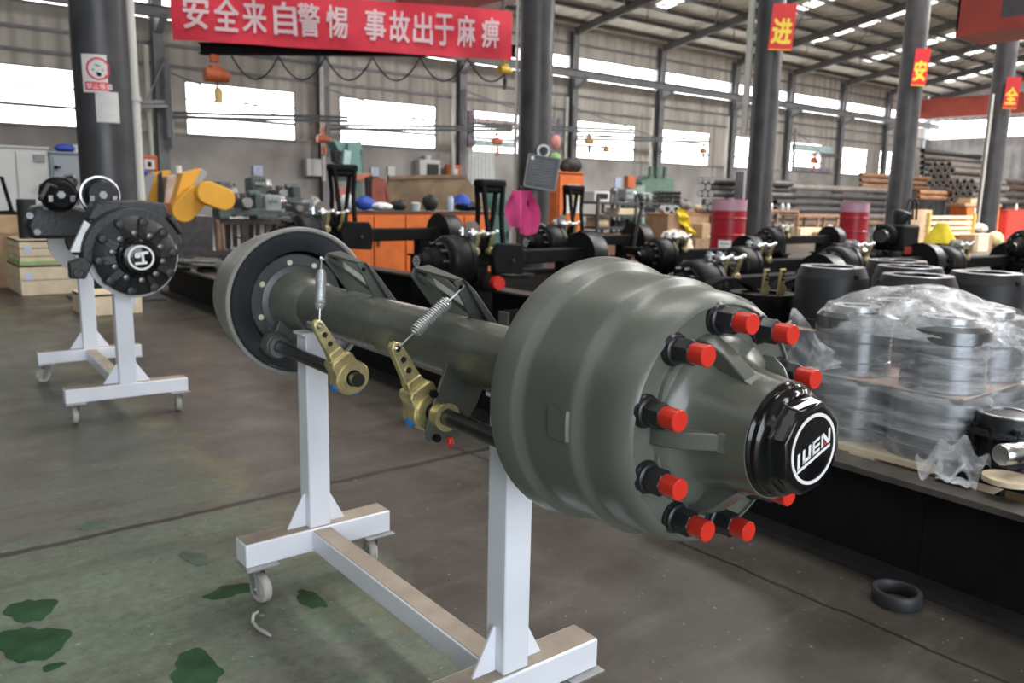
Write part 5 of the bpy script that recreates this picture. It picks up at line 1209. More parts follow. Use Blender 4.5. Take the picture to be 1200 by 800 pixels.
for c, lab in ((cb1, 'timber stand under the nearer red barrel'), (cb2, 'timber stand under the farther red barrel')):
    hz = c.z-.445; t = thing('timber_stand', lab, 'stand', (c.x, c.y, 0))
    for k in (-1, 1):
        m_ = MB(); m_.box((k*.22, 0, hz/2-.015), (.12, .62, hz-.03)); obj('bearer', m_, WOODD, t)
    for k in range(4):
        m_ = MB(); m_.box((0, -.24+.16*k, hz-.014), (.62, .13, .026)); obj('plank', m_, WOODD, t)

# ================================================================== GENERIC BOX-LIKE FURNITURE PLACED AGAINST PLANES Y = const
def locker(name, label, cat, x0, y0, x1, y1, Y, dep, m__, doors=2, floor_=True, top=None, group=None, handle=True):
    X0, X1, Z0, Z1 = rect(x0, y0, x1, y1, Y); Z0 = 0 if floor_ else Z0
    t = thing(name, label, cat, ((X0+X1)/2, Y+dep/2, Z0), 0, group); W_, H_ = X1-X0, Z1-Z0
    m_ = MB(); m_.box((0, .01, H_/2), (W_, dep-.02, H_)); obj('body', m_, m__, t, bevel=.01)
    n = doors; dw = (W_-.04)/max(n, 1)
    for k in range(n):
        m_ = MB(); m_.box((-W_/2+.02+dw*(k+.5), -dep/2+.0, H_/2+.02), (dw-.025, .03, H_-.14)); dr = obj('door', m_, m__, t, bevel=.006)
        if handle:
            m_ = MB(); m_.box((-W_/2+.02+dw*(k+.5)+(dw*.38 if k % 2 == 0 else -dw*.38), -dep/2-.03, H_*.58), (.03, .03, .14)); obj('handle', m_, STEELD, dr)
    m_ = MB(); m_.box((0, 0, H_+.012), (W_+.03, dep+.03, .024)); obj('top', m_, top or m__, t, bevel=.004)
    return t, (X0, X1, Z0, Z1)
def sbox(name, label, cat, x0, y0, x1, y1, Y, dep, m__, group=None, bev=.012, z0=None, lid=None):
    X0, X1, Z0, Z1 = rect(x0, y0, x1, y1, Y)
    if z0 is not None: Z0 = z0
    W_, H_ = X1-X0, Z1-Z0
    t = thing(name, label, cat, ((X0+X1)/2, Y+dep/2, Z0), 0, group)
    m_ = MB(); m_.box((0, 0, H_/2), (W_, dep, H_)); obj('body', m_, m__, t, bevel=bev)
    if lid is not None:
        m_ = MB(); m_.box((0, 0, H_+.01), (W_*1.03, dep*1.03, .03)); obj('lid', m_, lid, t)
    return t
def bench(label, x0, y0, x1, Y, dep, m__, ml, th=.06, legs=4, shelf=True, name='workbench'):
    a, b = onY(x0, y0, Y), onY(x1, y0, Y); z = (a.z+b.z)/2; W_ = b.x-a.x
    t = thing(name, label, 'bench', ((a.x+b.x)/2, Y+dep/2, 0)); m_ = MB(); m_.box((0, 0, z-th/2), (W_, dep, th)); obj('top', m_, m__, t, bevel=.005)
    for k in range(legs):
        for sy in (-1, 1):
            m_ = MB(); m_.box((-W_/2+.06+(W_-.12)*k/(legs-1), sy*(dep/2-.06), (z-th)/2), (.07, .07, z-th)); obj('leg', m_, ml, t)
    if shelf:
        m_ = MB(); m_.box((0, 0, z*.33), (W_-.05, dep-.1, .04)); obj('shelf', m_, ml, t)
    return t, z

# ---- left: control cabinet, crates, hand trolley
t, bb = locker('control_cabinet', 'tall off-white electrical cabinet behind the crates at the far left', 'cabinet', -60, 172, 62, 315, 14.0, .7, CABWHITE, doors=3)
t2, bb2 = locker('control_cabinet', 'blue grey electrical cabinet beside the off-white one, left of the stout column', 'cabinet', 63.5, 180, 97, 315, 13.95, .7, CABGREY, doors=1)
for (px, py, r_) in ((50, 219, .05), (65, 196, .025)):
    c = onY(px, py, 13.95); m_ = MB(); m_.cyl((0, .0, 0), (0, -.05, 0), r_, n=12); m_.box((r_*1.2, -.06, 0), (r_*2.5, .03, .03)); obj('rotary_switch', m_, BLACKM, t if px < 60 else t2, world=False, loc=tuple(WM[(t if px < 60 else t2).name].inverted() @ c))
c = onY(46, 185, 13.98); m_ = MB(); m_.box((0, -.01, 0), (.14, .03, .10)); obj('meter', m_, PLASTICG, t, loc=tuple(WM[t.name].inverted() @ c))
c = onY(81, 212, 13.9); m_ = MB(); m_.lathe([(0, .0), (0, .10), (-.05, .11), (-.06, .08), (-.03, .05)], (0, 0, 0), (0, 1, 0), 20); 
tag(obj('cable_reel', m_, STEELD, loc=(c.x, c.y-.02, c.z)), 'small round dark gauge on the front of the blue grey cabinet', 'gauge')
c = onY(76, 179, 14.3); m_ = MB(); m_.ball((0, 0, .06), .13, 14, 8, (1.1, 1, .55)); m_.box((0, -.13, .05), (.2, .12, .02)); tag(obj('peaked_hat', m_, BLUEC, loc=(c.x, c.y, bb2[3]+.03)), 'blue peaked hat lying on top of the blue grey cabinet', 'hat')
c = onY(89, 178, 14.3); m_ = MB(); m_.lathe([(0, .04), (.13, .055), (.13, .048), (.02, .035)], (0, 0, 0), (0, 0, 1), 16); tag(obj('white_cup', m_, WHITEC, loc=(c.x, c.y, bb2[3]+.026)), 'white cup beside the blue hat on the cabinet', 'cup')
def crate(label, x0, y0, x1, y1, Y, dep, n=3, strap=False, floor_=True, z0=0):
    X0, X1, Z0, Z1 = rect(x0, y0, x1, y1, Y); Z0 = 0 if floor_ else Z0
    W_, H_ = X1-X0, Z1-Z0
    t = thing('wooden_crate', label, 'crate', ((X0+X1)/2, Y+dep/2, Z0), 0, 'pale wooden crates at the left'); ph = H_/n
    for k in range(n):
        m_ = MB(); m_.box((0, -dep/2+.012, ph*(k+.5)), (W_, .024, ph-.008)); obj('plank', m_, WOOD, t)
        m_ = MB(); m_.box((-W_/2+.012, 0, ph*(k+.5)), (.024, dep-.05, ph-.008)); obj('plank', m_, WOOD, t)
        m_ = MB(); m_.box((W_/2-.012, 0, ph*(k+.5)), (.024, dep-.05, ph-.008)); obj('plank', m_, WOOD, t)
    m_ = MB(); m_.box((0, 0, H_-.012), (W_, dep, .024)); obj('lid', m_, WOOD, t)
    m_ = MB(); m_.box((0, dep/2-.012, H_/2), (W_, .024, H_-.03)); obj('back_panel', m_, WOOD, t)
    for sg in (-.75, .6):
        m_ = MB(); m_.box((sg*W_/2, -dep/2-.003, H_*.62), (.07, .004, .075)); obj('printed_mark', m_, LIGHTBLUE, t)
    if strap:
        m_ = MB(); m_.box((0, -dep/2-.006, H_*.10), (W_+.02, .006, .025)); m_.box((-W_/2-.006, 0, H_*.10), (.006, dep, .025)); obj('green_strap', m_, GREENB, t)
    return t
q = rect(24, 312, 170, 350, 9.6)
crate('lower wide wooden crate on the floor behind the black disc brake axle', 24, 310, 98, 338, 10.6, .9, 2)
crate('upper wooden crate with a green strap, stacked on the lower wide one', 23, 281, 97, 309.6, 10.62, .86, 3, strap=True, floor_=False)
crate('flat wooden crate lying behind the farther stand\'s posts', 98, 344, 166, 354, 8.6, .5, 1)
sbox('carton', 'brown orange carton at the far left behind the crates', 'box', -20, 274, 27, 330, 11.5, .7, WOODD, z0=0); sbox('carton', 'tan carton standing on the brown orange carton at the far left', 'box', -20, 252, 30, 274, 11.5, .6, CARD)
c = onY(33, 268, 11.0); m_ = MB(); m_.cyl((0, 0, 0), (0, 0, .62), .10, n=18); m_.cyl((0, 0, .1), (0, 0, .13), .11, n=18); m_.cyl((0, 0, .45), (0, 0, .48), .11, n=18); tag(obj('dark_canister', m_, TIRE, loc=(c.x, c.y, c.z-.28)), 'dark round canister beside the tan carton', 'canister')
for k in (0,):
    m_ = MB(); m_.box((0, 0, c.z/2-.14), (.3, .3, c.z-.28)); tag(obj('crate_block', m_, WOODD, loc=(c.x, c.y, 0)), 'old timber block under the dark round canister', 'timber')
p0, p1, p2, p3 = onY(2, 208, 11.9), onY(14, 248, 11.8), onY(22, 250, 11.6), onY(-14, 253, 11.55)
t = thing('bent_frame', 'bent black tube frame standing on the tan carton at the far left edge', 'frame', (p1.x, p1.y, p3.z))
m_ = MB(); m_.tube([onY(-12, 206, 11.9), p0, p1, p2, p3], .024, 8); obj('tube_frame', m_, BLACKM, t, world=True)
m_ = MB(); m_.bar(onY(-16, 250, 11.85), p1, .05, .04); obj('cross_bar', m_, BLACKM, t, world=True)

# ---- yellow band saw and red framed notice
YS_ = 11.2
o = onY(220, 235, YS_)
t = thing('band_saw', 'yellow band saw with two rounded wheel covers, right of the stout column', 'machine', (o.x, o.y, 0))
def obround(pa, pb, w_, Y, th, nm, m__, n=14):
    a, b = onY(*pa, Y), onY(*pb, Y); d = (b-a); d.y = 0; d.normalize(); q = V((-d.z, 0, d.x)); r_ = w_/2*((CAM-a).length/F*.0+onY(pa[0], pa[1], Y).y/Y)*((a-CAM).dot(fw))/F
    pts = [a + (d*math.cos(t_)+q*math.sin(t_))*r_ for t_ in [R(90+180*i/n) for i in range(n+1)]] + [b + (d*math.cos(t_)+q*math.sin(t_))*r_ for t_ in [R(-90+180*i/n) for i in range(n+1)]]
    m_ = MB(); k = len(pts); m_.v += [tuple(p) for p in pts] + [tuple(p+V((0, th, 0))) for p in pts]
    m_.f += [tuple(range(k)), tuple(reversed(range(k, 2*k)))] + [(i, i+k, (i+1) % k+k, (i+1) % k) for i in range(k)]
    return obj(nm, m_, m__, t, world=True, bevel=.012)
obround((245, 226), (263, 233), 27, YS_, .16, 'wheel_cover', YELLOWM)
obround((216, 247), (231, 231), 27, YS_+.16, .14, 'wheel_cover', YELLOWM)
def poly(pts, Y, th, nm, m__, par):
    P = [onY(*p, Y) for p in pts]; m_ = MB(); k = len(P); m_.v += [tuple(p) for p in P] + [tuple(p+V((0, th, 0))) for p in P]
    m_.f += [tuple(range(k)), tuple(reversed(range(k, 2*k)))] + [(i, i+k, (i+1) % k+k, (i+1) % k) for i in range(k)]
    return obj(nm, m_, m__, par, world=True, bevel=.008)
poly([(214, 203), (237, 197), (228, 214), (206, 240), (204, 238)], YS_+.3, .25, 'saw_frame', YELLOWM, t)
poly([(237, 197), (244, 204), (226, 228), (212, 240)], YS_+.34, .2, 'saw_bow', GREYM, t)
poly([(196, 207), (213, 203), (206, 238), (193, 239)], YS_+.5, .3, 'worn_panel', mat('worn_orange', (.62, .42, .30), .6, 0, .25, 7, col2=(.75, .62, .52)), t)
poly([(160, 215), (182, 203), (172, 240), (160, 245)], YS_+.6, .3, 'grey_guard', GREYM, t)
poly([(181, 203), (200, 199), (196, 238), (172, 240)], YS_+.85, .3, 'rear_cover', YELLOWM, t)
poly([(196, 238), (210, 238), (206, 251), (194, 250)], YS_+.35, .3, 'gear_case', ORANGEM, t)
poly([(186, 205), (190, 200), (193, 250), (187, 252)], YS_+.55, .08, 'guide_post', SHAFT, t)
poly([(170, 250), (250, 253), (250, 330), (170, 330)], YS_+.9, .5, 'saw_bed', STEELD, t)
c = onY(209, 203, YS_+.5); m_ = MB(); m_.cyl(c, c+V((0, 0, .10)), .045, n=12); obj('white_knob', m_, WHITEC, t, world=True)
c = onY(166, 202, 12.2); m_ = MB(); m_.ball((0, 0, .0), .075, 14, 8, (1.1, 1, .7)); tag(obj('peaked_hat', m_, BLUEC, loc=(c.x, c.y, c.z)), 'blue peaked hat hung on the band saw, right of the stout column', 'hat')
t = sbox('framed_notice', 'small red framed white notice behind the yellow band saw', 'notice', 165, 182, 185, 200, 12.6, .06, ORANGEM)
c = rect(169, 186, 181, 197, 12.55); m_ = MB(); m_.box((0, -.035, .09), (c[1]-c[0], .01, .14)); obj('white_sheet', m_, PAPER, t); m_ = MB(); m_.box((0, -.042, .09), (.05, .004, .07)); obj('printed_mark', m_, SHAFT, t)
# rack of rusty bars under the bench, left
t = thing('bar_rack', 'rack of upright rusty bars below the long bench, left of the far drum', 'rack', (onY(225, 300, 12.78).x, 12.78, 0))
for k in range(12):
    X0 = onY(186+k*7.2, 300, 12.7).x; z1 = onY(190, 257+(k*5 % 7), 12.7).z; m_ = MB(); m_.cyl((X0, 12.75+.1*(k % 2), .3), (X0, 12.8+.1*(k % 2), z1), .045, n=8); obj('rusty_bar', m_, RUST, t, world=True)
m_ = MB(); a, b = onY(180, 322, 12.7), onY(275, 322, 12.7); m_.box(((a.x+b.x)/2, 12.8, .26), (b.x-a.x, .28, .08)); m_.box(((a.x+b.x)/2, 12.8, .12), (b.x-a.x-.2, .22, .24)); obj('rack_base', m_, STEELD, t, world=True)
# ---- lathes on the long bench
t, zb = bench('long dark steel bench carrying lathe parts behind the far drum', 252, 256, 372, 13.05, .8, STEELD, STEELD, th=.10, legs=5)
def lathe_machine(label, x0, y0, x1, y1, Y, m__, z0=None):
    X0, X1, Z0, Z1 = rect(x0, y0, x1, y1, Y); W_, H_ = X1-X0, Z1-Z0; Z0 = z0 if z0 is not None else Z0
    H_ = Z1-Z0
    t = thing('lathe', label, 'lathe', (X0, Y, Z0), 0, 'small lathes along the wall'); 
    m_ = MB(); m_.box((W_/2, 0, H_*.16), (W_, .32, H_*.16)); m_.box((W_*.1, 0, H_*.05), (W_*.2, .36, H_*.1)); m_.box((W_*.9, 0, H_*.05), (W_*.2, .36, H_*.1)); obj('bed', m_, LATHE, t, bevel=.01)
    m_ = MB(); m_.box((W_*.15, 0, H_*.55), (W_*.28, .36, H_*.62)); obj('headstock', m_, m__, t, bevel=.03)
    m_ = MB(); m_.cyl((W_*.29, 0, H_*.58), (W_*.40, 0, H_*.58), H_*.24, n=20); obj('chuck', m_, STEEL, t)
    m_ = MB(); m_.box((W_*.58, -.02, H_*.36), (W_*.16, .42, H_*.26)); m_.box((W_*.56, -.08, H_*.55), (W_*.10, .14, H_*.12)); obj('carriage', m_, STEELD, t, bevel=.01)
    m_ = MB(); m_.box((W_*.88, 0, H_*.42), (W_*.16, .26, H_*.38)); m_.cyl((W_*.70, 0, H_*.58), (W_*.96, 0, H_*.58), H_*.10, n=14); obj('tailstock', m_, m__, t, bevel=.02)
    for k in range(3):
        m_ = MB(); m_.cyl((W_*(.08+.06*k), -.2, H_*.66), (W_*(.08+.06*k), -.24, H_*.66), H_*.05, n=10); obj('dial', m_, ZINC, t)
    m_ = MB(); m_.cyl((W_*.56, -.22, H_*.38), (W_*.56, -.28, H_*.38), H_*.12, n=14); obj('hand_wheel', m_, ZINC, t); return t
lathe_machine('dark lathe right behind the yellow wheel cover', 252, 206, 306, 254, 13.1, LATHE, zb)
lathe_machine('grey green lathe at the middle of the long bench', 290, 203, 352, 240, 15.5, LATHE)
lathe_machine('lathe with bright bar left of the wall column, on the long bench', 305, 224, 372, 255.5, 13.3, GREYM, zb)
bench('second bench carrying the grey green lathe farther back', 285, 239, 372, 15.3, .7, STEELD, STEELD, th=.06, legs=4)
for k, (x0, y0, x1, y1, Y, m__, lab, nm, cat) in enumerate((
    (297, 194, 308, 206, 28.73, LIGHTBLUE, 'pale blue sheet stuck on the wall above the lathes', 'paper_sheet', 'paper'),
    (360, 186, 377, 206, 28.48, CABWHITE, 'pale grey electric box on the wall left of the green drill', 'electric_box', 'box'),
    (435, 196, 444, 206, 28.73, LIGHTBLUE, 'pale blue sheet stuck on the wall right of the green drill', 'paper_sheet', 'paper'),
    (455, 195, 463, 207, 28.73, WHITEC, 'pair of white sheets on the wall above the orange cabinet', 'paper_sheet', 'paper'),
    (721, 208, 728, 220, 28.73, LIGHTBLUE, 'small pale blue sheet on the wall right of the orange locker', 'paper_sheet', 'paper'))):
    sbox(nm, lab, cat, x0, y0, x1, y1, Y, .06 if 'paper' in nm else .3, m__, bev=.003)
# green drill press
Yd = 17.0
t = thing('drill_press', 'green upright drilling machine behind the orange cabinet', 'machine', (onY(428, 230, Yd).x, Yd, 0))
poly([(408, 168), (421, 167), (425, 212), (406, 212)], Yd+.0, .5, 'column_body', TEALM, t); poly([(391, 165), (424, 167), (424, 176), (398, 178)], Yd+.1, .4, 'drill_head', TEALM, t); poly([(420, 168), (424, 172), (425, 330), (404, 330)], Yd+.5, .3, 'pedestal', GREENM, t)
poly([(404, 175), (412, 178), (409, 200), (401, 205)], Yd-.1, .1, 'front_cover', mat('pale_teal', (.42, .55, .56), .4), t); poly([(391, 176), (399, 176), (398, 192), (393, 190)], Yd, .2, 'spindle', SHAFT, t)
poly([(424, 168), (423, 165), (421, 210), (427, 212)], Yd+.2, .5, 'rear_housing', GREENM, t)
# ---- orange cabinet with its load
zb_long = zb
t, bb = locker('tool_cabinet', 'long orange tool cabinet with four doors in the middle background', 'cabinet', 397, 249, 576, 305, 10.2, .7, ORANGE, doors=5, top=STEELD)
zc = bb[3]+.026; Yc = 10.2
def on_cab(px): return onY(px, 246, Yc+.3).x
Xa = on_cab(468); Xb = on_cab(574)
t = thing('steel_plate', 'big rusty brown steel plate leaning behind the orange cabinet\'s load', 'plate', ((Xa+Xb)/2, Yc+.55, zc))
P = [onY(*p, Yc+.5) for p in ((455, 208), (546, 206), (576, 248), (452, 248))]
m_ = MB(); m_.v += [tuple(p) for p in P] + [tuple(p+V((0, .03, 0))) for p in P]; m_.f += [(0, 1, 2, 3), (7, 6, 5, 4), (0, 4, 5, 1), (1, 5, 6, 2), (2, 6, 7, 3), (3, 7, 4, 0)]; obj('plate', m_, RUSTPL, t, world=True) if 0 else obj('plate', m_, mat('rusty_plate', (.17, .105, .065), .75, .1, .4, 1.6, .1, 8, col2=(.34, .24, .14)), t, world=True)
m_ = MB(); m_.bar(P[0], P[1], .05, .05); obj('plate_edge', m_, RUST, t, world=True)
t = thing('bench_grinder', 'reddish brown machine with tall frame at the left of the rusty plate', 'machine', (on_cab(442), Yc+.3, zc))
poly([(436, 212), (444, 206), (450, 212), (454, 243), (436, 243)], Yc+.25, .2, 'machine_body', mat('brown_red', (.22, .06, .04), .5, 0, .2, 6), t); poly([(430, 208), (437, 205), (438, 245), (432, 245)], Yc+.3, .08, 'left_post', SHAFT, t); poly([(449, 210), (452, 209), (460, 244), (456, 245)], Yc+.3, .08, 'right_post', mat('brown_red', (.22, .06, .04)), t)
poly([(415, 204), (437, 203), (438, 211), (416, 212)], Yc+.5, .15, 'salmon_cover', mat('salmon2', (.50, .16, .11), .6), t); poly([(398, 220), (411, 220), (411, 236), (398, 236)], Yc+.5, .15, 'salmon_box', mat('salmon2', (.50, .16, .11)), t)
def blob(name, label, cat, px, py, wpx, hpx, Y, m__, z0=None, dep=1.0, seed=1):
    d = (onY(px, py, Y)-CAM).dot(fw); w_, h_ = wpx*d/F, hpx*d/F; c = onY(px, py, Y); rr = random.Random(seed*7+int(px)); a = [rr.random()*6 for _ in range(4)]
    z = c.z-h_/2 if z0 is None else z0
    m_ = MB(); nu, nv = 20, 10
    def fnb(u, v):
        th_, ph_ = 2*PI*u, PI*v; k = 1+.13*math.sin(3*th_+a[0])*math.sin(ph_)+.09*math.sin(5*th_+4*ph_+a[1])+.06*math.sin(9*th_-5*ph_+a[2])
        return (w_/2*k*math.sin(ph_)*math.cos(th_), w_/2*dep*k*math.sin(ph_)*math.sin(th_), max(0, h_/2+h_/2*k*math.cos(ph_)))
    m_.grid(fnb, nu, nv); return tag(obj(name, m_, m__, loc=(c.x, Y, z)), label, cat)
blob('blue_bag', 'blue cloth bag on the left end of the orange cabinet', 'bag', 427, 239, 22, 16, Yc+.3, BLUEC, zc); blob('white_bag', 'white cloth heap left of the blue bag on the orange cabinet', 'cloth', 408, 238, 18, 18, Yc+.35, WHITEC, zc); blob('white_cloth', 'white cloth right of the blue bag on the orange cabinet', 'cloth', 446, 243, 26, 9, Yc+.2, WHITEC, zc)
blob('tarpaulin', 'pale tarpaulin bundle draped over the bench end behind the tower bracket', 'cloth', 368, 243, 16, 24, 13.3, mat('tarp_pale', (.55, .53, .49), .7), zb, dep=1.5); 
for k, (px, w_, h_, lab) in enumerate(((468, 18, 12, 'black tool in front of the rusty plate, leftmost'), (505, 18, 18, 'black bag in the middle of the orange cabinet top'), (548, 30, 10, 'dark tool roll at the right end of the orange cabinet'))): blob('black_tool', lab, 'tool', px, 240, w_, h_, Yc+.22, TIRE, zc, seed=k)
c = on_cab(480); m_ = MB(); m_.lathe([(0, .07), (.10, .08), (.12, .06), (.12, 0)], (0, 0, 0), (0, 0, 1), 16); tag(obj('grey_pot', m_, SILVERP, loc=(c, Yc+.15, zc)), 'grey metal pot on the orange cabinet before the rusty plate', 'pot')
for k, px in enumerate((517, 521)):
    c = on_cab(px); m_ = MB(); m_.lathe([(0, .032), (.18, .032), (.20, .018), (.23, .018), (.23, 0)], (0, 0, 0), (0, 0, 1), 12); tag(obj('spray_can', m_, (PLASTICG, LIGHTBLUE)[k], loc=(c, Yc+.12, zc)), ('dark spray can beside the blue helmet', 'pale blue spray can nearest the blue helmet')[k], 'can')
c = on_cab(534); m_ = MB(); m_.lathe([(0, .14), (.02, .13), (.08, .12), (.14, .07), (.155, 0)], (0, 0, 0), (.2, -.2, 1), 20); m_.box((0, -.12, .01), (.16, .12, .02)); tag(obj('blue_helmet', m_, BLUEC, loc=(c, Yc+.15, zc+.10)), 'blue safety helmet on the dark tool roll', 'helmet')
blob('teal_case', 'teal machine cover right of the orange cabinet top, behind the tower bracket', 'cover', 582, 236, 26, 30, 11.4, TEALM, dep=1.2)
t, bb = locker('teal_cupboard', 'teal cupboard under the teal machine cover', 'cupboard', 570, 249, 598, 300, 11.2, .5, TEALM, 1)
t = sbox('switch_box', 'white electric switch box with black front on the wall above the rusty plate', 'box', 492, 187, 516, 207, 28.38, .4, CABWHITE); m_ = MB(); c = rect(501, 190, 516, 205, 28.36); m_.box((.12, -.215, (c[3]-c[2])/2+.02), (c[1]-c[0]-.05, .02, c[3]-c[2]-.04)); obj('black_panel', m_, SHAFT, t); m_ = MB(); m_.cyl((0, 0, .60), (0, 0, .85), .14, n=12); obj('lamp_head', m_, CABWHITE, t)
t = sbox('warning_box', 'orange warning box with white triangle sign on the wall column', 'box', 524, 193, 540, 212, 28.28, .2, ORANGEM); c = rect(528, 196, 536, 209, 28.26); W_, H_ = c[1]-c[0], c[3]-c[2]
m_ = MB(); m_.box((0, -.11, .27), (W_, .02, H_)); obj('white_sheet', m_, PAPER, t); m_ = MB(); m_.prism([(-.07, 0), (.07, 0), (0, .13)], (0, -.123, .24), (1, 0, 0), (0, 0, 1), (0, -.004, 0)); obj('warning_triangle', m_, SIGNYEL, t)
t = thing('corrugated_sheet', 'white corrugated sheet leaning on the wall right of the orange warning box', 'sheet', (onY(564, 200, 26).x, 26, onY(564, 217, 26).z)); P = [onY(*p, 26) for p in ((549, 216), (580, 215), (579, 179), (550, 177))]
m_ = MB(); m_.grid(lambda u, v: (P[0]*(1-u)+P[1]*u)*(1-v)+(P[3]*(1-u)+P[2]*u)*v + V((0, .05*math.sin(u*PI*14), 0)), 56, 2); obj('sheet', m_, WHITEC, t, world=True); m_ = MB(); m_.bar(P[0]-V((0, -.1, 0)), P[0]*.5+P[1]*.5-V((0, -.1, 1.6)), .05, .05); m_.bar(P[1]-V((0, -.1, 0)), P[0]*.5+P[1]*.5-V((0, -.1, 1.6)), .05, .05); obj('support', m_, STEELD, t, world=True)
for (x0, y0, x1, y1, m__, lab) in ((549, 130, 556, 172, mat('poster_dark', (.16, .10, .12), .6, 0, .5, 9, col2=(.30, .24, .34)), 'dark coloured poster left of the window with pictures'), (643, 138, 660, 160, mat('poster_blue', (.10, .30, .42), .6, 0, .4, 6, col2=(.45, .30, .30)), 'blue poster just right of the middle column'), (557, 140, 604, 145, mat('poster_red', (.60, .22, .22), .6, 0, .4, 9, col2=(.8, .7, .7)), 'reddish paper strip across the window with pictures'), (557, 165, 604, 172, mat('poster_teal', (.35, .62, .60), .6, 0, .3, 9, col2=(.7, .8, .8)), 'greenish paper strip along the bottom of the window with pictures'), (929, 170, 975, 178, mat('poster_teal', (.35, .62, .60)), 'greenish paper strip across the window right of the first red sign'), (929, 196, 975, 201, mat('poster_blue', (.10, .30, .42)), 'blue paper strip along the bottom of the window right of the first red sign')):
    sbox('poster', lab, 'poster', x0, y0, x1, y1, 28.62, .09, m__, bev=0)
# ---- pink cloth, orange upright locker
q = at(612, 246, 9.4); m_ = MB()
def pk(u, v): w_ = .11+.16*v*(1-.35*v); return ((u-.5)*w_*2*(1+.2*math.sin(4*v)), .05*math.sin(9*u+3*v)+.035*math.sin(17*u), .22-.46*v+.05*math.sin(5*u+1)*v)
m_.grid(pk, 24, 18); tag(obj('pink_cloth', m_, PINKCLOTH, loc=tuple(q)), 'bright pink cloth hanging left of the middle column', 'cloth')
t = thing('clothes_stand', 'thin dark stand holding the bright pink cloth', 'stand', (q.x, q.y+.06, ZDECK+.001)); q = q-V((0, 0, ZDECK)); m_ = MB(); m_.cyl((0, 0, 0), (0, 0, q.z+.26), .015, n=8); m_.tube([(0, 0, q.z+.24), (-.05, -.05, q.z+.27), (-.02, -.1, q.z+.22)], .01, 6); m_.tube([(0, 0, q.z+.2), (.12, 0, q.z+.1), (.22, 0, q.z-.12), (.42, .0, q.z-.2)], .012, 6); obj('pole', m_, SHAFT, t); m_ = MB(); m_.cyl((0, 0, 0), (0, 0, .03), .2, n=20); obj('foot', m_, SHAFT, t)
t, bb = locker('orange_locker', 'orange upright locker with a white poster, right of the middle column', 'locker', 653, 203, 683, 300, 11.6, .6, ORANGE, 1, handle=False); c = rect(660, 216, 678, 250, 11.55)
m_ = MB(); m_.box((.03, -.325, (c[2]+c[3])/2), (c[1]-c[0]-.04, .012, c[3]-c[2])); pp = obj('poster_sheet', m_, PAPER, t); m_ = MB(); m_.box((.03, -.333, (c[2]+c[3])/2+.05), ((c[1]-c[0])*.5, .004, (c[3]-c[2])*.5)); obj('poster_print', m_, mat('print_ochre', (.42, .36, .20), .6, 0, .4, 30), pp)
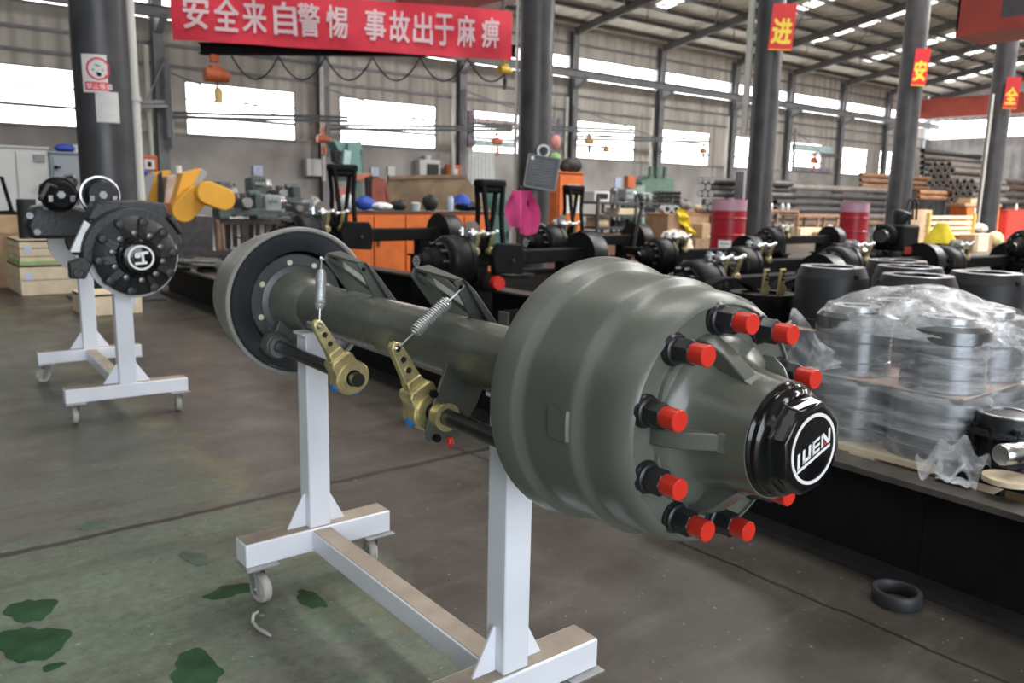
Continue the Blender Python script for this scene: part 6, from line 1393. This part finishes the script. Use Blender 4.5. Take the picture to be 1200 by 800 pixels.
# ---- shelf racks with timber and castings
Yr = 13.4
t = thing('timber_rack', 'long steel rack loaded with timber and castings, right of the orange locker', 'rack', (onY(735, 260, Yr).x, Yr, 0)); Xa, Xb = onY(686, 255, Yr).x, onY(772, 255, Yr).x
for py in (238, 252, 266, 280, 288):
    z = onY(730, py, Yr).z; m_ = MB(); m_.box(((Xa+Xb)/2, Yr, z), (Xb-Xa, .8, .05)); obj('shelf', m_, STEELD, t, world=True)
for X in (Xa, (Xa+Xb)/2, Xb):
    for y in (-.38, .38):
        m_ = MB(); m_.box((X, Yr+y, .62), (.06, .06, 1.24)); obj('upright', m_, STEELD, t, world=True)
def zat(py, Y=Yr): return onY(730, py, Y).z
k = 0
for (x0, x1, py, h_, m__, lab, nm, cat) in ((686, 704, 238, 12, CABWHITE, 'pale control box on the top shelf right of the orange locker', 'control_box', 'box'), (711, 738, 252, 7, WOOD, 'pale timber plank bundle on the second shelf of the rack', 'timber_bundle', 'timber'), (689, 704, 266, 11, CARD, 'tan carton on the third shelf of the rack', 'carton', 'box'), (708, 716, 266, 9, SHAFT, 'small dark casting beside the tan carton on the rack', 'casting', 'casting'), (718, 735, 266, 8, mat('blue_black', (.03, .035, .06), .5), 'blue black castings on the third shelf of the rack', 'casting', 'casting'), (738, 762, 266, 6, WOOD, 'pale board at the right of the third shelf', 'board', 'board'), (742, 760, 252, 9, GREYM, 'grey machine vice right end of the second shelf', 'vice', 'vice'), (688, 752, 280, 7, RUST, 'rusty flat bars on the fourth shelf of the rack', 'flat_bar', 'bar'), (690, 745, 288, 5, PIPEGREY, 'grey plastic tubing on the lowest shelf of the rack', 'tubing', 'tube')):
    X0, X1 = onY(x0, py, Yr).x, onY(x1, py, Yr).x; z = zat(py)+.026; H_ = h_*(onY(x0, py, Yr)-CAM).dot(fw)/F; t = thing(nm, lab, cat, ((X0+X1)/2, Yr-.1, z)); W_ = X1-X0
    if cat in ('timber', 'bar', 'board', 'tube'):
        n = 3
        for j in range(n):
            for l in range(2 if cat != 'board' else 1):
                m_ = MB()
                if cat == 'tube': m_.cyl((-W_/2, -.2+.15*j, H_/4+H_/2*l), (W_/2, -.2+.15*j, H_/4+H_/2*l), H_/4.2, n=10)
                else: m_.box((.02*j, -.2+.17*j, H_/4+H_/2*l), (W_-.06*l, .14, H_/2-.01))
                obj({'timber': 'plank', 'bar': 'flat_piece', 'board': 'plank', 'tube': 'tube_length'}[cat], m_, m__, t)
    elif cat == 'casting':
        m_ = MB(); m_.cyl((-W_*.2, 0, 0), (-W_*.2, 0, H_*.8), W_*.28, n=14); obj('round_casting', m_, m__, t); m_ = MB(); m_.box((W_*.25, 0, H_*.4), (W_*.4, .25, H_*.8)); m_.cyl((W_*.25, 0, H_*.8), (W_*.25, 0, H_), W_*.12, n=10); obj('block', m_, m__, t, bevel=.02)
    else:
        m_ = MB(); m_.box((0, 0, H_/2), (W_, .35, H_)); obj('body', m_, m__, t, bevel=.01); m_ = MB(); m_.box((0, -.18, H_*.55), (W_*.7, .02, H_*.5)); obj('front_panel', m_, SHAFT if cat != 'box' or nm != 'carton' else WOOD, t)
c = onY(716, 216, Yr); m_ = MB(); m_.cyl((0, 0, 0), (0, 0, .18), .12, n=16); m_.ball((0, -.05, .24), .09); m_.box((0, 0, .02), (.3, .24, .04)); tag(obj('bench_vice', m_, STEELD, loc=(onY(713, 236, Yr).x, Yr-.1, zat(238)+.026)), 'dark bench vice with bright top beside the pale control box', 'vice')
c = onY(745, 225, 16.0); lathe_machine('small pale lathe before the wall, left of the green milling machine', 728, 219, 762, 238, 16.5, GREYM)
bench('bench under the small pale lathe', 724, 238, 772, 16.3, .7, STEELD, STEELD, legs=3)
t = thing('milling_machine', 'green milling machine against the wall, left of the black bar bundle', 'machine', (onY(748, 230, 20).x, 20, 0)); poly([(752, 213), (768, 205), (790, 210), (790, 228), (754, 232)], 20, .7, 'head', GREENM, t); poly([(742, 222), (756, 216), (758, 300), (744, 300)], 19.8, .6, 'knee', mat('pale_green', (.20, .28, .22), .5), t); poly([(760, 228), (788, 226), (788, 300), (760, 300)], 20.2, .7, 'base', GREENM, t)
for px in (762, 770, 779):
    c = onY(px, 207, 19.95); m_ = MB(); m_.cyl(c, c+V((0, 0, .35)), .09, n=10); obj('motor_cap', m_, GREENM, t, world=True)
c = sbox('control_box', 'orange control box left of the green milling machine', 'box', 736, 206, 745, 220, 20.0, .2, ORANGEM)
# bundles of steel tubes and bars seen end-on
def bundle(name, label, cat, px, py, rows, cols, rpx, Y, L_, m__, hollow=True, hexa=True, mend=None, dirx=(1, 0, 0), group=None, piece='tube', z0=None):
    o = onY(px, py, Y); o.z = o.z if z0 is None else z0; d = (o-CAM).dot(fw); r_ = rpx*d/F; t = thing(name, label, cat, (o.x, o.y, max(.02, o.z)), 0, group); D = V(dirx).normalized(); sy = V((-D.y, D.x, 0))
    for i in range(rows):
        n = cols - (i % 2 if hexa else 0)
        for j in range(n):
            c = sy*((j-(n-1)/2)*2.05*r_) + V((0, 0, r_+i*(1.78 if hexa else 2.05)*r_)); m_ = MB()
            if hollow: m_.lathe([(0, r_*.62), (0, r_), (L_, r_), (L_, r_*.62), (L_*.02, r_*.62)][:4], c, D, 10, close=True); m_.lathe([(.25, r_*.6), (.25, 0)], c, D, 8)
            else: m_.lathe([(0, r_), (L_, r_)], c, D, 10)
            e_ = obj(piece, m_, m__, t)
            if mend: m_ = MB(); m_.lathe([(-.004, 0), (-.004, r_*.92), (0, r_*.92)], c, D, 10); obj('painted_end', m_, mend, e_)
    return t
def perp(px):  # horizontal direction away from the viewer to the right (along the wall)
    return (1, 0, 0)
bundle('tube_bundle', 'stack of square looking steel tubes seen end on, right of the timber rack', 'tubes', 783, 250, 5, 6, 2.3, 13.45, .6, PIPEDARK, hexa=False, dirx=(.75, 1, 0), z0=(onY(770, 248, 13.4).z+onY(842, 248, 13.4).z)/2+.001)
bundle('bar_bundle', 'black round bars with white painted ends, left of the first signed column', 'bars', 826, 231, 3, 3, 4.2, 15.2, 4.0, PIPEDARK, hollow=False, mend=WHITEC)
bundle('bar_bundle', 'lower group of black bars with white ends, above the nearer red barrel', 'bars', 832, 247, 2, 3, 3.8, 13.2, .9, PIPEDARK, hollow=False, mend=WHITEC)
bundle('bar_bundle', 'two white ended rings at the left of the yellow cloth', 'bars', 787, 250, 1, 2, 5.0, 11.22, .4, SILVERP, hollow=True, mend=None, dirx=(.7, 1, 0), z0=rect(782, 252, 830, 300, 11.15)[3]+.026)
t, zb = bench('rust brown bench under the white ended bars, behind the nearer red barrel', 770, 248, 842, 13.4, .8, RUSTPIPE, STEELD, th=.10, legs=3)
for k, (px, w_, h_, m__, lab) in enumerate(((800, 18, 14, PIPEGREY, 'heap of grey parts on the rust brown bench, left'), (786, 8, 10, BLUEC, 'small blue rag on the rust brown bench'), (818, 12, 8, WOOD, 'pale wood scraps on the rust brown bench'))): blob('parts_heap', lab, 'heap', px, 244, w_, h_, 13.6, m__, zb, seed=k)
t = thing('bar_trestle', 'dark trestle holding the black round bars with white ends', 'trestle', (onY(850, 240, 15.2).x, 15.2, 0)); z = onY(826, 231, 15.2).z
for dx in (-.5, 1.5):
    m_ = MB(); m_.box((dx, 0, z/2-.02), (.08, .9, z-.04)); obj('trestle_frame', m_, STEELD, t)
sbox('steel_channel', 'upright grey steel channel standing left of the first signed column', 'channel', 869, 201, 881, 300, 14.4, .3, WALLCOL, z0=0)
# yellow cloth, beige sack, cartons
q = onY(803, 260, 11.05); m_ = MB(); m_.grid(lambda u, v: (-.24+.34*u+.20*v, .06*math.sin(7*u+4*v)+.04*math.sin(13*v), .22-.44*v+.06*math.sin(3*u+1)-.02*u), 20, 20); tag(obj('yellow_cloth', m_, YELLOWC, loc=tuple(q)), 'bright yellow cloth draped beside the nearer red barrel', 'cloth')
sbox('wooden_box', 'old wooden box under the yellow cloth', 'box', 782, 252, 830, 300, 11.15, .6, WOODD, z0=0, lid=RUSTPIPE)
blob('sack', 'beige sack lying below the yellow cloth', 'sack', 790, 296, 44, 36, 10.6, BEIGEC, .001, dep=.8); 
for (x0, y0, x1, y1, lab, m__) in ((690, 288, 716, 312, 'brown carton with white mark, first in the row behind the big drum', mat('brown_carton', (.20, .085, .06), .8)), (716, 285, 746, 312, 'brown carton with white label in the middle of the row behind the big drum', mat('brown_carton2', (.17, .095, .06), .8)), (823, 262, 836, 280, 'tan carton left of the nearer red barrel', CARD), (815, 280, 833, 300, 'old brown carton right of the beige sack', WOODD)):
    t = sbox('carton', lab, 'box', x0, y0, x1, y1, 10.9, .35, m__, z0=0 if y1 > 300 else None); m_ = MB(); m_.box((.05, -.178, .3 if y1 > 300 else .06), (.06, .006, .05)); obj('white_mark', m_, PAPER, t)
blob('red_rag_heap', 'pale red and white rags at the left of the beige sack', 'rags', 752, 279, 18, 12, 10.8, mat('rags', (.50, .30, .27), .8, 0, .4, 8, col2=(.6, .55, .52)), dep=.8)
m_ = MB(); p0, p1 = at(752, 240, 10.9), at(742, 290, 10.9); m_.cyl((0, 0, 0), p1-p0, .022, n=8); m_.ball((0, 0, .02), .035, 8, 6); m_.box(p1-p0, (.2, .2, .02)); tag(obj('thin_post', m_, SHAFT, loc=tuple(p0)), 'thin dark slanting post in front of the timber rack', 'post')
# wire crate with jars and wood shelf
t = thing('wire_crate', 'wire mesh crate with bright parts, right of the first signed column', 'crate', (onY(915, 270, 13.8).x, 13.8, 0)); Xa, Xb = onY(884, 265, 13.8).x, onY(934, 265, 13.8).x; z0, z1 = onY(910, 290, 13.8).z, onY(910, 247, 13.8).z
m_ = MB()
for X in (Xa, Xb):
    for y in (0, .7): m_.box((X, 13.8+y, z1/2), (.05, .05, z1))
for z in (z0, z1): m_.box(((Xa+Xb)/2, 13.8, z), (Xb-Xa, .04, .05)); m_.box(((Xa+Xb)/2, 14.5, z), (Xb-Xa, .04, .05)); m_.box((Xa, 14.15, z), (.04, .7, .05)); m_.box((Xb, 14.15, z), (.04, .7, .05))
obj('crate_frame', m_, RUSTPIPE, t, world=True)
m_ = MB()
for k in range(1, 16): m_.box((Xa+(Xb-Xa)*k/16, 13.8, (z0+z1)/2), (.008, .008, z1-z0))
o = obj('wire_mesh', m_, STEELD, t, world=True, kind='stuff'); m_ = MB(); m_.box(((Xa+Xb)/2, 14.15, z0), (Xb-Xa, .7, .03)); obj('crate_floor', m_, WOODD, t, world=True)
for k, (px, py) in enumerate(((900, 268), (908, 266), (917, 268), (925, 267), (912, 254), (919, 253), (899, 253))):
    c = onY(px, py, 14.1); zz_ = z0+.016 if py > 260 else z1+.026; m_ = MB(); m_.lathe([(0, .06), (.14, .06), (.17, .04), (.20, .045), (.20, 0)], (0, 0, 0), (0, 0, 1), 14)
    tag(obj('metal_jar', m_, (SILVERP, ZINC)[k % 2], loc=(c.x, 14.0, zz_)), ('leftmost of four bright canisters inside the wire mesh crate', 'second bright canister from the left inside the wire mesh crate', 'third bright canister from the left inside the wire mesh crate', 'rightmost bright canister inside the wire mesh crate', 'middle bright canister on top of the wire mesh crate', 'rightmost bright canister on top of the wire mesh crate', 'leftmost bright canister on top of the wire mesh crate')[k], 'canister', 'bright canisters inside the crate' if py > 260 else 'bright canisters on the crate')
bench('rust coloured shelf with tan cartons, left of the farther red barrel', 935, 252, 985, 14.2, .6, RUSTPIPE, WOODD, legs=3)
sbox('carton', 'tan carton left of the farther red barrel', 'box', 965, 272, 988, 285, 13.5, .4, CARD); sbox('carton', 'tan carton tray on the rust coloured shelf', 'box', 938, 267, 962, 281, 13.9, .4, WOOD)
blob('white_bag', 'crumpled white bag on the shelf left of the farther red barrel', 'bag', 972, 268, 12, 9, 13.6, WHITEC, dep=.7); blob('white_bag', 'white bag standing on the left corner of the wire mesh crate', 'bag', 889, 242, 10, 12, 14.0, WHITEC, z1+.026, dep=.7); blob('grey_bag', 'grey sheet heap in front of the column by the farther barrel', 'cloth', 1030, 284, 26, 28, 11.0, mat('grey_sheet', (.32, .33, .37), .6), .001, dep=.6)
# ---- long pipes lying along the wall
def pipes(label, x0, x1, ys, Y, m__, rpx, group='long pipes stacked along the wall', dY=.0):
    a = onY(x0, ys[0], Y)
    t = thing('pipe_stack', label, 'pipes', (a.x, Y, 0), 0, group)
    for k, py in enumerate(ys):
        p = onY((x0+x1)/2, py, Y+dY*k); d = (p-CAM).dot(fw); r_ = rpx*d/F; X0, X1 = onY(x0, py, Y+dY*k).x, min(61.0, onY(x1, py, Y+dY*k).x); m_ = MB(); m_.lathe([(0, r_*.7), (0, r_), (X1-X0, r_), (X1-X0, r_*.7)], (X0, Y+dY*k, p.z), (1, 0, 0), 12, close=True); obj('pipe', m_, m__[k % len(m__)], t, world=True)
    zt = onY((x0+x1)/2, ys[0], Y).z
    for u in (.15, .55, .9):
        X = min(60.6-8*(1-u), onY(x0+(x1-x0)*u, ys[0], Y).x) if x1 > 1200 else onY(x0+(x1-x0)*u, ys[0], Y).x; m_ = MB(); m_.box((X, Y+.35, zt/2), (.12, .12, zt)); obj('rack_post', m_, STEELD, t, world=True)
        for k, py in enumerate(ys): p = onY((x0+x1)/2, py, Y+dY*k); m_ = MB(); m_.box((X, Y+.1, p.z-rpx*(p-CAM).dot(fw)/F-.03), (.08, .6, .05)); obj('rack_arm', m_, STEELD, t, world=True)
    return t
pipes('long brown and dark pipes stacked between the first and second signed columns', 908, 1048, (221, 230, 238, 246, 254, 262, 270), 20.5, (PIPEGREY, PIPEDARK, PIPEDARK, STEELD, PIPEGREY, RUST, RUST), 3.6)
pipes('rusty orange pipes on top of the stack, left of the second signed column', 1008, 1118, (220, 214, 208), 23.0, (RUSTPIPE, RUSTPIPE, RUSTPIPE), 2.4, 'rusty pipes', dY=.4)
pipes('dark pipes high on the racks at the right end of the hall', 1080, 1260, (186, 192, 198, 204, 209), 24.5, (PIPEDARK, PIPEGREY, PIPEDARK, PIPEDARK, STEELD), 2.9, 'pipes at the right end', dY=-.1)
pipes('brown grey pipes on the racks behind the rightmost column', 1112, 1260, (212, 220, 228, 237, 246, 256, 264), 21.0, (PIPEGREY, RUST, PIPEGREY, PIPEGREY, RUST, RUST, PIPEGREY), 3.5, 'pipes at the right end')
pipes('two rusty orange pipes left of the hexagonal tube bundles', 1076, 1128, (232, 226), 19.5, (RUSTPIPE, RUSTPIPE), 2.8, 'rusty pipes')
bundle('tube_bundle', 'upper bundle of thick tubes with dark open ends, right of the second signed column', 'tubes', 1101, 218, 4, 4, 3.9, 20.0, 4.5, PIPEGREY, group='hexagonal tube bundles'); bundle('tube_bundle', 'lower bundle of thick tubes with dark open ends, above the pale pallet', 'tubes', 1127, 238, 4, 4, 3.9, 18.6, 4.0, PIPEGREY, group='hexagonal tube bundles')
t = thing('tube_cradle', 'dark steel cradle under the thick tube bundles', 'cradle', (onY(1140, 240, 19).x, 19.2, 0)); z = min(onY(1101, 218, 20).z, onY(1127, 238, 18.6).z)
for dx in (-.4, 2.2):
    m_ = MB(); m_.box((dx, -.6, z/2-.01), (.14, .9, z-.02)); obj('cradle_frame', m_, STEELD, t)
z = onY(1101, 218, 20).z
for dx in (-2.0, .2):
    m_ = MB(); m_.box((dx, .8, z/2-.01), (.14, .8, z-.02)); obj('cradle_step', m_, STEELD, t)
# ---- far right: pallet chair, yellow bag, lockers
Yp = 9.6
X0, X1, Z0, Z1 = rect(1085, 252, 1140, 300, Yp)
t = thing('pallet_rack', 'pale wooden pallet frame with yellow posts, right of the hose loops', 'frame', ((X0+X1)/2, Yp, 0)); W_ = X1-X0
for sx in (-1, 1):
    m_ = MB(); m_.box((sx*(W_/2-.05), 0, (Z1+.05)/2), (.09, .09, Z1+.05)); obj('post', m_, mat('yellow_post', (.62, .42, .10), .6), t)
for k in range(4):
    m_ = MB(); m_.box((0, .03, Z1-.06-.14*k), (W_, .04, .09)); obj('plank', m_, WOOD, t)
for k in range(3):
    m_ = MB(); m_.box((0, .1+.2*k, Z0-.02), (W_, .16, .04)); obj('plank', m_, WOOD, t)
q = at(1103, 271, 9.9); m_ = MB(); m_.grid(lambda u, v: ((.05+.12*v)*math.cos(2*PI*u)*(1+.12*math.sin(10*PI*u)*v), (.06+.12*v)*math.sin(2*PI*u)*(1+.12*math.sin(8*PI*u)*v), .10-.24*v), 32, 8); tag(obj('yellow_bag', m_, YELLOWC, loc=tuple(q)), 'yellow cloth bag hanging on the pale pallet frame', 'bag')
sbox('carton', 'tan carton behind the pale pallet frame, left', 'box', 1066, 246, 1092, 262, 11.6, .4, CARD, z0=0); sbox('carton', 'brown carton right of the pale pallet frame', 'box', 1142, 275, 1163, 290, 9.2, .4, mat('brown_carton3', (.33, .20, .12), .8), z0=.0); sbox('carton', 'pale tan carton standing before the brown one, right of the pallet frame', 'box', 1147, 274, 1159, 287, 9.1, .2, WOOD, z0=0)
blob('colour_rags', 'green, white and purple rags heaped below the orange locker', 'rags', 1148, 268, 30, 12, 9.55, mat('colour_rags', (.34, .55, .24), .8, 0, .5, 6, col2=(.66, .58, .66)), dep=.5); blob('tan_sack', 'tan paper sack right of the pale tan carton', 'sack', 1166, 281, 22, 18, 9.4, mat('tan_sack', (.55, .45, .24), .8), dep=.8)
t = thing('orange_bin', 'orange open bin with a white label under the rightmost column', 'bin', (onY(1152, 260, 11).x, 11.2, 0)); poly([(1133, 241), (1172, 242), (1166, 300), (1134, 300)], 11.0, .5, 'bin_body', ORANGE, t); poly([(1131, 238), (1174, 239), (1174, 243), (1131, 242)], 10.97, .56, 'bin_rim', WOODD, t); poly([(1142, 244), (1153, 245), (1153, 262), (1142, 261)], 10.97, .02, 'white_label', PAPER, t); poly([(1144, 247), (1151, 247), (1151, 256), (1144, 255)], 10.95, .015, 'label_print', SHAFT, t)
sbox('carton', 'flat carton on the rim of the orange bin', 'box', 1138, 233, 1160, 240, 11.1, .4, CARD); blob('white_bag', 'small white bag on the orange bin beside the column', 'bag', 1167, 237, 11, 9, 11.0, WHITEC, dep=.7)
t, bb = locker('red_locker', 'red steel locker at the right edge of the picture', 'locker', 1177, 247, 1240, 310, 11.4, .5, mat('locker_red', (.55, .035, .02), .45, 0, .1, 4), 1); c = onY(1195, 240, 11.5); m_ = MB(); m_.lathe([(0, .05), (.08, .06), (.16, .03), (.22, .02), (.22, 0)], (0, 0, 0), (0, 0, 1), 14); tag(obj('metal_jug', m_, SILVERP, loc=(c.x, 11.6, bb[3]+.026)), 'bright metal jug standing on the red locker', 'jug')
